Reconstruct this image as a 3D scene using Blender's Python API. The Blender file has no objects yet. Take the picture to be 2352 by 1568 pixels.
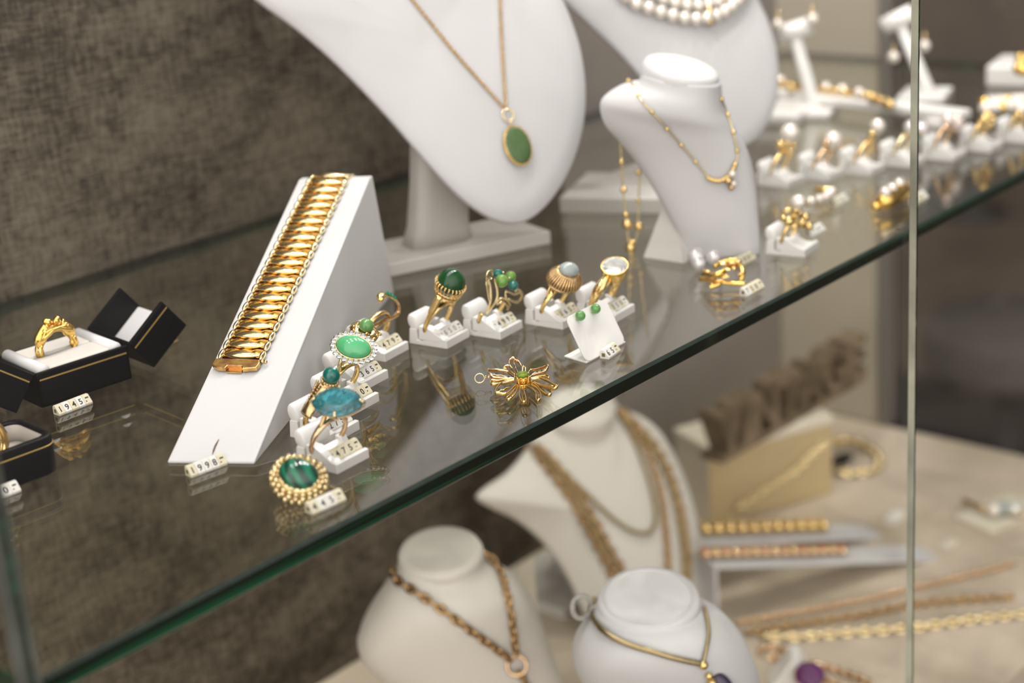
import bpy, bmesh, math, random
from mathutils import Vector, Matrix
from mathutils.bvhtree import BVHTree
random.seed(7)
C = bpy.context.scene.collection
sc = bpy.context.scene
PI = math.pi

# ------------------------------------------------------------------ camera
F_PX, CX, CY = 3761.0, 1176.0, 784.0
ax = Vector((4657-CX, -799-CY, F_PX)).normalized()          # directions of the world axes seen from the camera
dn = Vector((1996-CX, 11523-CY, F_PX)).normalized()
az = -dn
ay = az.cross(ax).normalized()
az = ax.cross(ay).normalized()
ZD, ZS, ZC = 0.900, 1.2693, 1.5480                           # display deck, shelf top, camera height
CAM = Vector((0, 0, ZC))
cam_d = bpy.data.cameras.new('camera'); cam = bpy.data.objects.new('camera', cam_d); C.objects.link(cam)
right = Vector((ax.x, ay.x, az.x)); down = Vector((ax.y, ay.y, az.y)); fwd = Vector((ax.z, ay.z, az.z))
M = Matrix((right, -down, -fwd)).transposed().to_4x4(); M.translation = CAM
cam.matrix_world = M
cam_d.sensor_width = 36; cam_d.lens = F_PX*36/2352; cam_d.clip_start = 0.02; cam_d.clip_end = 50
cam_d.dof.use_dof = True; cam_d.dof.focus_distance = 0.775; cam_d.dof.aperture_fstop = 5.2
sc.camera = cam
#CAMTEST

# ------------------------------------------------------------------ light and exposure
sc.view_settings.view_transform = 'Standard'; sc.view_settings.look = 'None'
sc.view_settings.gamma = 1; sc.view_settings.use_curve_mapping = False
sc.view_settings.exposure = 0.30
try:
    sc.cycles.use_denoising = True
    sc.cycles.caustics_reflective = False; sc.cycles.caustics_refractive = False
    sc.cycles.sample_clamp_indirect = 4.0; sc.cycles.sample_clamp_direct = 0.0
    sc.cycles.max_bounces = 14; sc.cycles.transparent_max_bounces = 24; sc.cycles.transmission_bounces = 10
    sc.cycles.blur_glossy = 0.3
except Exception: pass
world = bpy.data.worlds.new('shop_light'); sc.world = world; world.use_nodes = True
wn = world.node_tree.nodes; wl = world.node_tree.links; wn.clear()
wo = wn.new('ShaderNodeOutputWorld'); wb = wn.new('ShaderNodeBackground'); wr = wn.new('ShaderNodeValToRGB')
wg = wn.new('ShaderNodeSeparateXYZ'); wt = wn.new('ShaderNodeTexCoord'); wm = wn.new('ShaderNodeMapRange')
wl.new(wt.outputs['Generated'], wg.inputs[0]); wl.new(wg.outputs['Z'], wm.inputs['Value'])
wm.inputs['From Min'].default_value = -1; wl.new(wm.outputs[0], wr.inputs[0]); wl.new(wr.outputs[0], wb.inputs[0]); wl.new(wb.outputs[0], wo.inputs[0])
cr = wr.color_ramp; cr.elements[0].position = 0.3; cr.elements[0].color = (0.20, 0.18, 0.16, 1)
cr.elements[1].position = 0.85; cr.elements[1].color = (0.80, 0.765, 0.73, 1)
e = cr.elements.new(0.52); e.color = (0.62, 0.575, 0.55, 1)
wd_ = wn.new('ShaderNodeVectorMath'); wd_.operation = 'DOT_PRODUCT'; wl.new(wt.outputs['Generated'], wd_.inputs[0]); wd_.inputs[1].default_value = (-0.88, -0.475, 0)
wq = wn.new('ShaderNodeMapRange'); wq.inputs['From Min'].default_value = -0.05; wq.inputs['From Max'].default_value = 0.95; wq.inputs['To Min'].default_value = 0.22; wq.inputs['To Max'].default_value = 3.3
wl.new(wd_.outputs['Value'], wq.inputs['Value']); wl.new(wq.outputs[0], wb.inputs['Strength'])     # the lit shop lies behind and to the left of the viewer
LAMP_Z = ZS + 0.86
LED_E, LED_COL = 3.6, (1.0, 0.96, 0.93)
def led(x, y, z, e=LED_E, r=0.011, cone=150):
    l = bpy.data.lights.new('led_spot', 'SPOT'); l.energy = e; l.color = LED_COL; l.shadow_soft_size = r
    l.spot_size = math.radians(cone); l.spot_blend = 0.6
    o = bpy.data.objects.new('led_spot', l); C.objects.link(o); o.location = (x, y, z); return o
for i in range(5):
    x = 0.22 + i*0.29
    led(x, 0.60, LAMP_Z, LED_E*(1.0 if i < 3 else 1.7))
    led(x + 0.12, 0.76, LAMP_Z, LED_E*(0.45 + 0.30*i))

# ------------------------------------------------------------------ points measured in the photograph
def ray(px, py):
    d = Vector((px-CX, py-CY, F_PX)); return Vector((ax.dot(d), ay.dot(d), az.dot(d)))
def hz(px, py, z):
    d = ray(px, py); return CAM + d*((z-CAM.z)/d.z)
def S(px, py, dz=0): return hz(px, py, ZS+dz)
def D(px, py, dz=0): return hz(px, py, ZD+dz)
def hy(px, py, y):
    d = ray(px, py); return CAM + d*(y/d.y)
def hx(px, py, x):
    d = ray(px, py); return CAM + d*(x/d.x)
def hp(px, py, p, n):
    d = ray(px, py); return CAM + d*((p-CAM).dot(n)/d.dot(n))

# ------------------------------------------------------------------ materials
def nmat(name):
    m = bpy.data.materials.new(name); m.use_nodes = True
    nt = m.node_tree; return m, nt, nt.nodes['Principled BSDF']
def pm(name, col, rough=0.4, metal=0.0, noise=0.0, nscale=60, bump=0.0, bscale=400, coat=0.0, sss=0.0, trans=0.0, ior=1.5, spec=0.5, col2=None):
    m, nt, b = nmat(name)
    b.inputs['Base Color'].default_value = (*col, 1); b.inputs['Roughness'].default_value = rough; b.inputs['Metallic'].default_value = metal
    b.inputs['Coat Weight'].default_value = coat; b.inputs['Coat Roughness'].default_value = 0.04
    b.inputs['Transmission Weight'].default_value = trans; b.inputs['IOR'].default_value = ior
    b.inputs['Specular IOR Level'].default_value = spec
    if sss:
        b.inputs['Subsurface Weight'].default_value = sss; b.inputs['Subsurface Radius'].default_value = (0.004, 0.004, 0.004); b.inputs['Subsurface Scale'].default_value = 1.0
    tc = nt.nodes.new('ShaderNodeTexCoord')
    n = nt.nodes.new('ShaderNodeTexNoise'); n.inputs['Scale'].default_value = nscale; n.inputs['Detail'].default_value = 4
    nt.links.new(tc.outputs['Object'], n.inputs['Vector'])
    r = nt.nodes.new('ShaderNodeValToRGB'); c2 = col2 or tuple(c*(1-noise) for c in col)
    r.color_ramp.elements[0].position = 0.35; r.color_ramp.elements[0].color = (*c2, 1)
    r.color_ramp.elements[1].position = 0.65; r.color_ramp.elements[1].color = (*col, 1)
    nt.links.new(n.outputs[0], r.inputs[0]); nt.links.new(r.outputs[0], b.inputs['Base Color'])
    if bump:
        n2 = nt.nodes.new('ShaderNodeTexNoise'); n2.inputs['Scale'].default_value = bscale; n2.inputs['Detail'].default_value = 3
        nt.links.new(tc.outputs['Object'], n2.inputs['Vector'])
        bp = nt.nodes.new('ShaderNodeBump'); bp.inputs['Strength'].default_value = bump; bp.inputs['Distance'].default_value = 0.0006
        nt.links.new(n2.outputs[0], bp.inputs['Height']); nt.links.new(bp.outputs[0], b.inputs['Normal'])
    return m
gold = pm('yellow_gold', (0.94, 0.68, 0.29), 0.15, 1, 0.12, 300)
gold_pale = pm('pale_gold', (0.96, 0.79, 0.46), 0.15, 1, 0.15, 300)
gold_old = pm('antique_gold', (0.76, 0.54, 0.27), 0.17, 1, 0.3, 500)
gold_satin = pm('satin_gold', (0.95, 0.62, 0.17), 0.24, 1, 0.15, 200)
gold_rose = pm('rose_gold', (0.86, 0.60, 0.36), 0.14, 1, 0.2, 300)
gold_amber = pm('deep_amber_gold', (0.90, 0.50, 0.10), 0.22, 1, 0.25, 500)
clasp_gold = pm('tarnished_gold', (0.85, 0.55, 0.18), 0.3, 1, 0, 260, col2=(0.55, 0.25, 0.12))
chain_gold = pm('brown_chain_gold', (0.56, 0.37, 0.18), 0.26, 1, 0.3, 300)
dull_gold = pm('dull_olive_gold', (0.46, 0.36, 0.20), 0.36, 1, 0.2, 300)
gold_line = pm('gold_line', (0.55, 0.38, 0.12), 0.45, 0.6)
white_plastic = pm('white_plastic', (0.80, 0.78, 0.75), 0.32, 0, 0.02, 80)
ramp_white = pm('white_ramp_leatherette', (0.64, 0.635, 0.63), 0.45, 0, 0.03, 30, bump=0.12, bscale=900)
shield_white = pm('pale_leatherette', (0.545, 0.54, 0.54), 0.45, 0, 0.03, 30, bump=0.12, bscale=900)
white_leather = pm('white_leatherette', (0.61, 0.605, 0.605), 0.45, 0, 0.03, 30, bump=0.12, bscale=900)
white_velvet = pm('off_white_velvet', (0.72, 0.67, 0.61), 0.8, 0, 0.05, 90, bump=0.2, bscale=1500)
white_satin = pm('white_satin', (0.78, 0.77, 0.77), 0.35, 0, 0.03, 50)
cream = pm('cream_card', (0.70, 0.64, 0.52), 0.5, 0, 0.05, 60)
grey_plinth = pm('pale_grey_lacquer', (0.60, 0.575, 0.53), 0.35, 0, 0.04, 20)
tag_white = pm('tag_white', (0.80, 0.78, 0.72), 0.35, 0, 0.03, 100)
tag_cream = pm('tag_cream', (0.74, 0.68, 0.50), 0.35, 0, 0.05, 100)
ink = pm('black_ink', (0.015, 0.013, 0.012), 0.5)
ink_pale = pm('grey_ink', (0.25, 0.24, 0.24), 0.6)
socket_m = pm('dark_socket', (0.16, 0.12, 0.06), 0.7)
black_leather = pm('black_leatherette', (0.006, 0.006, 0.007), 0.42, 0, 0.2, 200, bump=0.25, bscale=1400, spec=0.16)
jade = pm('dark_green_jade', (0.010, 0.070, 0.018), 0.07, 0, 0.35, 120, spec=0.45)
jade_flat = pm('olive_green_jade', (0.075, 0.135, 0.045), 0.4, 0, 0.2, 150)
chryso = pm('chrysoprase', (0.11, 0.50, 0.21), 0.12, 0, 0.12, 80, coat=0.4, sss=0.25)
apple = pm('apple_green_bead', (0.13, 0.33, 0.09), 0.10, 0, 0.15, 160, coat=0.4, sss=0.15)
leaf = pm('leaf_green_bead', (0.16, 0.34, 0.05), 0.10, 0, 0.25, 160, coat=0.4, sss=0.15)
teal = pm('teal_bead', (0.0, 0.15, 0.12), 0.07, 0, 0.2, 120, coat=0.6)
moon = pm('grey_moonstone', (0.34, 0.39, 0.38), 0.18, 0, 0.15, 150, coat=0.4)
pearl_m = pm('pearl', (0.86, 0.79, 0.71), 0.15, 0.32, 0.06, 90, coat=0.5)
pearl_pink = pm('rose_pearl', (0.80, 0.68, 0.62), 0.15, 0.35, 0.08, 90, coat=0.5)
pearl_grey = pm('silver_pearl', (0.74, 0.71, 0.70), 0.13, 0.4, 0.1, 90, coat=0.5)
topaz = pm('blue_topaz', (0.10, 0.50, 0.60), 0.01, 0, 0, 90, trans=0.82, ior=1.62)
peridot = pm('peridot', (0.50, 0.85, 0.10), 0.01, 0, 0, trans=0.85, ior=1.65)
crystal = pm('clear_crystal', (0.90, 0.89, 0.85), 0.02, 0.55, 0.2, 400)
diamond = pm('diamond', (0.95, 0.95, 0.95), 0.03, 0.97, 0.10, 900)
amethyst = pm('amethyst', (0.22, 0.03, 0.22), 0.03, 0, 0.3, 120, trans=0.5, ior=1.6)
violet = pm('dark_violet_stone', (0.03, 0.015, 0.05), 0.06, 0, 0.3, 120, coat=0.5)
coral = pm('coral_bead', (0.55, 0.16, 0.07), 0.2, 0, 0.2, 150)
emerald = pm('emerald', (0.0, 0.25, 0.10), 0.05, 0, 0.2, 120, coat=0.5)
wood = pm('weathered_wood', (0.22, 0.16, 0.10), 0.7, 0, 0, 40, bump=0.4, bscale=200, col2=(0.10, 0.068, 0.038))
white_warm = pm('bounce_tinted_leatherette', (0.64, 0.60, 0.54), 0.45, 0, 0.03, 30, bump=0.12, bscale=900)  # warm tint in the colour stands for light bounced off the deck
brass_box = pm('champagne_lacquer', (0.56, 0.44, 0.24), 0.4, 0.15, 0.12, 14)
dark_brown = pm('dark_brown_wall', (0.10, 0.075, 0.055), 0.8, 0, 0.3, 2)
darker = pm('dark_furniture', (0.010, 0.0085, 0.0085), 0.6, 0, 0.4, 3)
shop_floor_m = pm('dark_floor', (0.10, 0.075, 0.055), 0.5, 0, 0.3, 3)
grey_cloth = pm('grey_cloth', (0.075, 0.064, 0.055), 0.9, 0, 0.3, 6)
wall_lit_tone = pm('taupe_lit_wall', (0.245, 0.215, 0.190), 0.6, 0, 0.14, 9)  # paler wall colour that imitates the light growing toward the right
beige_panel = pm('beige_panel', (0.40, 0.355, 0.285), 0.6, 0, 0.04, 4)
grey_post = pm('grey_post', (0.16, 0.145, 0.125), 0.5, 0, 0.1, 6)
clear_plastic = pm('clear_plastic', (0.85, 0.85, 0.85), 0.1, 0, 0, trans=0.8, ior=1.3)
canopy_m = pm('white_canopy', (0.75, 0.73, 0.70), 0.6, 0, 0.02, 5)

def linen():
    m, nt, b = nmat('grey_brown_linen'); N = nt.nodes.new; L = nt.links.new
    tc = N('ShaderNodeTexCoord')
    outs = []
    for sx, sz, scl in ((1.0, 9.0, 90.0), (9.0, 1.0, 90.0), (1.0, 2.0, 11.0), (30.0, 2.2, 60.0), (2.2, 30.0, 60.0)):
        mp = N('ShaderNodeMapping'); mp.inputs['Scale'].default_value = (sx, 1, sz); L(tc.outputs['Object'], mp.inputs[0])
        n = N('ShaderNodeTexNoise'); n.inputs['Scale'].default_value = scl; n.inputs['Detail'].default_value = 3; n.inputs['Roughness'].default_value = 0.6
        L(mp.outputs[0], n.inputs['Vector']); outs.append(n.outputs[0])
    def add(a, b_, w):
        x = N('ShaderNodeMath'); x.operation = 'MULTIPLY_ADD'; L(b_, x.inputs[0]); x.inputs[1].default_value = w
        if a is None: x.inputs[2].default_value = 0
        else: L(a, x.inputs[2])
        return x.outputs[0]
    v = None
    for o, w in zip(outs, (0.22, 0.22, 0.26, 0.15, 0.15)): v = add(v, o, w)
    r = N('ShaderNodeValToRGB'); L(v, r.inputs[0])
    r.color_ramp.elements[0].position = 0.44; r.color_ramp.elements[0].color = (0.036, 0.0285, 0.0185, 1)
    r.color_ramp.elements[1].position = 0.57; r.color_ramp.elements[1].color = (0.178, 0.150, 0.110, 1)
    L(r.outputs[0], b.inputs['Base Color']); b.inputs['Roughness'].default_value = 0.9; b.inputs['Specular IOR Level'].default_value = 0.1
    bp = N('ShaderNodeBump'); bp.inputs['Strength'].default_value = 0.4; bp.inputs['Distance'].default_value = 0.001; L(v, bp.inputs['Height']); L(bp.outputs[0], b.inputs['Normal'])
    return m
linen_m = linen()
def stone():
    m, nt, b = nmat('beige_deck_fabric'); N = nt.nodes.new; L = nt.links.new
    tc = N('ShaderNodeTexCoord'); n = N('ShaderNodeTexNoise'); n.inputs['Scale'].default_value = 9; n.inputs['Detail'].default_value = 3
    L(tc.outputs['Object'], n.inputs['Vector']); r = N('ShaderNodeValToRGB'); L(n.outputs[0], r.inputs[0])
    r.color_ramp.elements[0].position = 0.35; r.color_ramp.elements[0].color = (0.44, 0.365, 0.275, 1)
    r.color_ramp.elements[1].position = 0.62; r.color_ramp.elements[1].color = (0.63, 0.53, 0.42, 1)
    L(r.outputs[0], b.inputs['Base Color']); b.inputs['Roughness'].default_value = 0.6
    return m
deck_m = stone()
def pane(name, tint, f0=0.04):
    m = bpy.data.materials.new(name); m.use_nodes = True; nt = m.node_tree; nt.nodes.clear(); N = nt.nodes.new; L = nt.links.new
    o = N('ShaderNodeOutputMaterial'); mix = N('ShaderNodeMixShader'); t = N('ShaderNodeBsdfTransparent'); g = N('ShaderNodeBsdfGlossy')
    t.inputs[0].default_value = (*tint, 1); g.inputs['Roughness'].default_value = 0.0; g.inputs[0].default_value = (0.97, 0.98, 0.97, 1)
    lw = N('ShaderNodeLayerWeight'); lw.inputs['Blend'].default_value = 0.5
    p = N('ShaderNodeMath'); p.operation = 'POWER'; L(lw.outputs['Facing'], p.inputs[0]); p.inputs[1].default_value = 5
    q = N('ShaderNodeMath'); q.operation = 'MULTIPLY_ADD'; L(p.outputs[0], q.inputs[0]); q.inputs[1].default_value = 1-f0; q.inputs[2].default_value = f0
    L(q.outputs[0], mix.inputs[0]); L(t.outputs[0], mix.inputs[1]); L(g.outputs[0], mix.inputs[2]); L(mix.outputs[0], o.inputs[0])
    return m
shelf_glass = pane('shelf_glass', (0.975, 0.98, 0.955))
def clear_face(name, tint):
    m = bpy.data.materials.new(name); m.use_nodes = True; nt = m.node_tree; nt.nodes.clear(); N = nt.nodes.new; L = nt.links.new
    o = N('ShaderNodeOutputMaterial'); t = N('ShaderNodeBsdfTransparent'); t.inputs[0].default_value = (*tint, 1); L(t.outputs[0], o.inputs[0]); return m
shelf_under = clear_face('shelf_glass_underside', (0.985, 0.99, 0.98))
front_glass = pane('front_glass', (0.985, 0.988, 0.985), 0.02)
def edge_glass():
    m, nt, b = nmat('green_glass_edge'); N = nt.nodes.new; L = nt.links.new
    tc = N('ShaderNodeTexCoord'); mp = N('ShaderNodeMapping'); mp.inputs['Scale'].default_value = (2.2, 40, 200); L(tc.outputs['Object'], mp.inputs[0])
    n = N('ShaderNodeTexNoise'); n.inputs['Scale'].default_value = 1.0; n.inputs['Detail'].default_value = 2; L(mp.outputs[0], n.inputs['Vector'])
    r = N('ShaderNodeValToRGB'); L(n.outputs[0], r.inputs[0])
    r.color_ramp.elements[0].position = 0.50; r.color_ramp.elements[0].color = (0.003, 0.008, 0.004, 1)
    r.color_ramp.elements[1].position = 0.84; r.color_ramp.elements[1].color = (0.012, 0.13, 0.058, 1)
    L(r.outputs[0], b.inputs['Base Color']); b.inputs['Roughness'].default_value = 0.12; b.inputs['Specular IOR Level'].default_value = 0.35
    return m
edge_m = edge_glass()
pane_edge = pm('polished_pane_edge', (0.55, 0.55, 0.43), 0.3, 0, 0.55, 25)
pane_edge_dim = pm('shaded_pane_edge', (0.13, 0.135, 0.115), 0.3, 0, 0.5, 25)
rim_m = pm('ground_glass_rim', (0.014, 0.028, 0.020), 0.35, 0, 0.4, 200)
rim_light = pm('ground_glass_arris', (0.20, 0.20, 0.16), 0.35, 0, 0.3, 200)
def malachite_m():
    m, nt, b = nmat('malachite'); N = nt.nodes.new; L = nt.links.new
    tc = N('ShaderNodeTexCoord'); mp = N('ShaderNodeMapping'); mp.inputs['Rotation'].default_value = (0.3, 0.5, 0.9); L(tc.outputs['Object'], mp.inputs[0])
    w = N('ShaderNodeTexWave'); w.inputs['Scale'].default_value = 75; w.inputs['Distortion'].default_value = 3.0; w.inputs['Detail'].default_value = 2; w.inputs['Detail Scale'].default_value = 1.0
    L(mp.outputs[0], w.inputs['Vector']); r = N('ShaderNodeValToRGB'); L(w.outputs['Fac'], r.inputs[0])
    r.color_ramp.elements[0].position = 0.2; r.color_ramp.elements[0].color = (0.003, 0.045, 0.028, 1)
    r.color_ramp.elements[1].position = 0.9; r.color_ramp.elements[1].color = (0.012, 0.19, 0.10, 1)
    L(r.outputs[0], b.inputs['Base Color']); b.inputs['Roughness'].default_value = 0.12; b.inputs['Coat Weight'].default_value = 0.5
    return m
malachite = malachite_m()

# ------------------------------------------------------------------ mesh helpers
class G:
    def __init__(s): s.v, s.f, s.mi, s.sm = [], [], [], []
    def add(s, vs, fs, M=None, mi=0, smooth=True):
        o = len(s.v)
        s.v += [(M @ Vector(v)) if M is not None else Vector(v) for v in vs]
        for f in fs: s.f.append([i+o for i in f]); s.mi.append(mi); s.sm.append(smooth)
        return s
    def merge(s, g, M=None, mi=None):
        o = len(s.v); s.v += [(M @ v) if M is not None else v.copy() for v in g.v]
        for f, m_, sm in zip(g.f, g.mi, g.sm): s.f.append([i+o for i in f]); s.mi.append(m_ if mi is None else mi); s.sm.append(sm)
        return s
def build(name, g, mats, parent=None):
    me = bpy.data.meshes.new(name); me.from_pydata([tuple(v) for v in g.v], [], g.f)
    if not isinstance(mats, (list, tuple)): mats = [mats]
    for m in mats: me.materials.append(m)
    me.polygons.foreach_set('material_index', g.mi); me.polygons.foreach_set('use_smooth', g.sm)
    bm = bmesh.new(); bm.from_mesh(me); bmesh.ops.recalc_face_normals(bm, faces=bm.faces); bm.to_mesh(me); bm.free()
    me.update(); o = bpy.data.objects.new(name, me); C.objects.link(o)
    if parent: o.parent = parent
    return o
part = build
def tagp(o, label, cat, group=None, kind=None):
    if label: o['label'] = label
    if cat: o['category'] = cat
    if group: o['group'] = group
    if kind: o['kind'] = kind
    return o
def thing(name, label, cat, loc=(0, 0, 0), rotz=0, group=None, mat=None):
    o = bpy.data.objects.new(name, None); o.empty_display_size = 0.005; C.objects.link(o)
    if mat is not None: o.matrix_world = mat
    else: o.location = loc; o.rotation_euler = (0, 0, rotz)
    return tagp(o, label, cat, group)
def struct(name, g, mats):
    o = build(name, g, mats); o['kind'] = 'structure'; return o
def dup(root, mat, label, group=None):
    r = root.copy(); C.objects.link(r); r.matrix_world = mat; r['label'] = label
    if group: r['group'] = group
    for ch in list(root.children):
        c = ch.copy(); C.objects.link(c); c.parent = r
        for g_ in ch.children:
            d = g_.copy(); C.objects.link(d); d.parent = c
    return r
def TR(x, y, z): return Matrix.Translation((x, y, z))
def RX(a): return Matrix.Rotation(a, 4, 'X')
def RY(a): return Matrix.Rotation(a, 4, 'Y')
def RZ(a): return Matrix.Rotation(a, 4, 'Z')
def SC(x, y, z): return Matrix.Diagonal((x, y, z, 1))
def at(p, rz=0): return Matrix.Translation(p) @ RZ(rz)
def grid_faces(nu, nv, wrap_u=True):
    fs = []
    for j in range(nv-1):
        for i in range(nu if wrap_u else nu-1):
            a = j*nu+i; b = j*nu+(i+1) % nu; fs.append((a, b, b+nu, a+nu))
    return fs
def sphere(g, c, r, M=None, nu=16, nv=10, mi=0):
    rx, ry, rz = r if isinstance(r, (tuple, list)) else (r, r, r)
    vs = [(c[0], c[1], c[2]-rz)]; fs = []
    for j in range(1, nv):
        t = PI*j/nv
        for i in range(nu):
            a = 2*PI*i/nu; vs.append((c[0]+rx*math.sin(t)*math.cos(a), c[1]+ry*math.sin(t)*math.sin(a), c[2]-rz*math.cos(t)))
    vs.append((c[0], c[1], c[2]+rz)); n = len(vs)-1
    for i in range(nu): fs.append((0, 1+(i+1) % nu, 1+i)); fs.append((n, n-nu+i, n-nu+(i+1) % nu))
    for j in range(nv-2):
        for i in range(nu): a = 1+j*nu+i; b = 1+j*nu+(i+1) % nu; fs.append((a, b, b+nu, a+nu))
    return g.add(vs, fs, M, mi)
def loft(g, rings, M=None, mi=0, cap0=True, cap1=True, smooth=True, closed=False):
    n = len(rings[0]); vs = [p for r in rings for p in r]; fs = grid_faces(n, len(rings))
    if closed:
        o = (len(rings)-1)*n
        for i in range(n): fs.append((o+i, o+(i+1) % n, (i+1) % n, i))
    else:
        if cap0: fs.append(tuple(range(n))[::-1])
        if cap1: fs.append(tuple(range((len(rings)-1)*n, len(rings)*n)))
    return g.add(vs, fs, M, mi, smooth)
def tube(g, pts, r, closed=False, n=8, M=None, mi=0, fl=1.0, up=None):
    pts = [Vector(p) for p in pts]; N = len(pts)
    rr = r if isinstance(r, (list, tuple)) else [r]*N
    T = []
    for i in range(N):
        a = pts[(i-1) % N] if (closed or i > 0) else pts[i]; b = pts[(i+1) % N] if (closed or i < N-1) else pts[i]
        t = (b-a); T.append(t.normalized() if t.length > 1e-12 else Vector((0, 0, 1)))
    u = Vector(up) if up else (Vector((0, 0, 1)) if abs(T[0].z) < 0.9 else Vector((1, 0, 0)))
    rings = []
    for i in range(N):
        if up: u = Vector(up)
        u = u - T[i]*u.dot(T[i])
        if u.length < 1e-9: u = T[i].orthogonal()
        u.normalize(); w = T[i].cross(u)
        rings.append([pts[i] + u*(rr[i]*math.cos(2*PI*k/n)) + w*(rr[i]*fl*math.sin(2*PI*k/n)) for k in range(n)])
    return loft(g, rings, M, mi, closed=closed)
def lathe(g, prof, n=24, M=None, mi=0, sx=1.0, sy=1.0, cap=True, smooth=True):
    rings = [[(r*sx*math.cos(2*PI*k/n), r*sy*math.sin(2*PI*k/n), z) for k in range(n)] for r, z in prof]
    return loft(g, rings, M, mi, cap, cap, smooth)
def torus(g, R, r, M=None, n=20, m=8, mi=0, sx=1.0, sy=1.0):
    return tube(g, [(R*sx*math.cos(2*PI*i/n), R*sy*math.sin(2*PI*i/n), 0) for i in range(n)], r, True, m, M, mi)
def bm_add(g, bm, M=None, mi=0, smooth=False):
    bm.verts.index_update(); g.add([v.co.copy() for v in bm.verts], [[v.index for v in f.verts] for f in bm.faces], M, mi, smooth); bm.free(); return g
def rbox(g, lo, hi, bev=0.0, M=None, mi=0, seg=2, smooth=False):
    bm = bmesh.new(); bmesh.ops.create_cube(bm, size=1)
    c = [(a+b)/2 for a, b in zip(lo, hi)]; s = [b-a for a, b in zip(lo, hi)]
    for v in bm.verts: v.co = Vector((c[0]+v.co.x*s[0], c[1]+v.co.y*s[1], c[2]+v.co.z*s[2]))
    if bev: bmesh.ops.bevel(bm, geom=list(bm.edges), offset=bev, segments=seg, affect='EDGES', profile=0.6)
    return bm_add(g, bm, M, mi, smooth)
def prism(g, poly, x0, x1, bev=0.0, M=None, mi=0, axis='x', seg=2):
    """poly of (a,b): for axis x -> (y,z); axis z -> (x,y); axis y -> (x,z)"""
    def mk(t, p): return {'x': (t, p[0], p[1]), 'y': (p[0], t, p[1]), 'z': (p[0], p[1], t)}[axis]
    bm = bmesh.new(); a = [bm.verts.new(mk(x0, p)) for p in poly]; b = [bm.verts.new(mk(x1, p)) for p in poly]
    n = len(poly); bm.faces.new(a); bm.faces.new(b[::-1])
    for i in range(n): bm.faces.new((a[i], b[i], b[(i+1) % n], a[(i+1) % n]))
    bmesh.ops.recalc_face_normals(bm, faces=bm.faces)
    if bev: bmesh.ops.bevel(bm, geom=list(bm.edges), offset=bev, segments=seg, affect='EDGES', profile=0.6)
    return bm_add(g, bm, M, mi, False)
def rrect(w, h, r, n=5):
    p = []
    for cx_, cy_, a0 in ((w/2-r, h/2-r, 0), (-w/2+r, h/2-r, PI/2), (-w/2+r, -h/2+r, PI), (w/2-r, -h/2+r, 1.5*PI)):
        for k in range(n+1): a = a0+PI/2*k/n; p.append((cx_+r*math.cos(a), cy_+r*math.sin(a)))
    return p
def smoothpts(pts, n=6, closed=False):
    pts = [Vector(p) for p in pts]; N = len(pts); out = []
    for i in range(N if closed else N-1):
        P = [pts[(i+k) % N] if closed else pts[min(max(i+k, 0), N-1)] for k in (-1, 0, 1, 2)]
        for k in range(n):
            t = k/n; out.append(0.5*((2*P[1])+(P[2]-P[0])*t+(2*P[0]-5*P[1]+4*P[2]-P[3])*t*t+(3*P[1]-P[0]-3*P[2]+P[3])*t**3))
    if not closed: out.append(pts[-1])
    return out
def resample(pts, step):
    out = [pts[0].copy()]; acc = 0
    for a, b in zip(pts, pts[1:]):
        L = (b-a).length
        while L > 1e-9 and acc + L >= step:
            t = (step-acc)/L; a = a.lerp(b, t); out.append(a.copy()); L = (b-a).length; acc = 0
        acc += L
    return out
def frame(p, z, x=None):
    z = Vector(z).normalized(); x = Vector(x) if x is not None else z.orthogonal()
    x = (x - z*x.dot(z)).normalized(); y = z.cross(x)
    m_ = Matrix((x, y, z)).transposed().to_4x4(); m_.translation = p; return m_
def chain(g, pts, link=0.004, wire=0.0005, wid=0.55, step=0.72, M=None, mi=0, m=5, n=10):
    P = resample(pts, link*step)
    for i in range(len(P)-1):
        d = (P[i+1]-P[i]).normalized(); o = d.orthogonal().normalized(); 
        o2 = Vector((0, 0, 1)) - d*d.z
        if o2.length > 0.2: o = o2.normalized()
        q = Matrix.Rotation((PI/4 if i % 2 else -PI/4), 3, d) @ o
        F_ = frame((P[i]+P[i+1])/2, q, d)
        torus(g, link/2, wire, F_ if M is None else M @ F_, n, m, mi, 1.0, wid)
    return g
def gem(g, sx, sy, h, table=0.55, n=12, depth=0.6, M=None, mi=0, point=0.0):
    def ring_(s, z, off=0):
        out = []
        for k in range(n):
            a = 2*PI*(k+off)/n; x, y = math.cos(a), math.sin(a)
            if point: y *= (1-abs(x)**3*point)
            out.append((sx*s*x, sy*s*y, z))
        return out
    rings = [ring_(0.06, -h*depth), ring_(0.62, -h*depth*0.45, 0.5), ring_(1, -h*0.04), ring_(1, h*0.04), ring_((1+table)/2*1.03, h*0.26, 0.5), ring_(table, h*0.40)]
    return loft(g, rings, M, mi, smooth=False)
def dome(g, sx, sy, h, M=None, n=28, m=9, mi=0, base=0.25, point=0.0):
    rings = []
    for z, s in [(-h*base, 0.90), (-h*base*0.3, 0.99)] + [(h*math.sin(PI/2*j/m), math.cos(PI/2*j/m)) for j in range(m)] + [(h, 0.02)]:
        rr = []
        for k in range(n):
            a = 2*PI*k/n; x, y = math.cos(a), math.sin(a)
            if point: y *= (1-abs(x)**4*point)
            rr.append((sx*s*x, sy*s*y, z))
        rings.append(rr)
    return loft(g, rings, M, mi)
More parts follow.
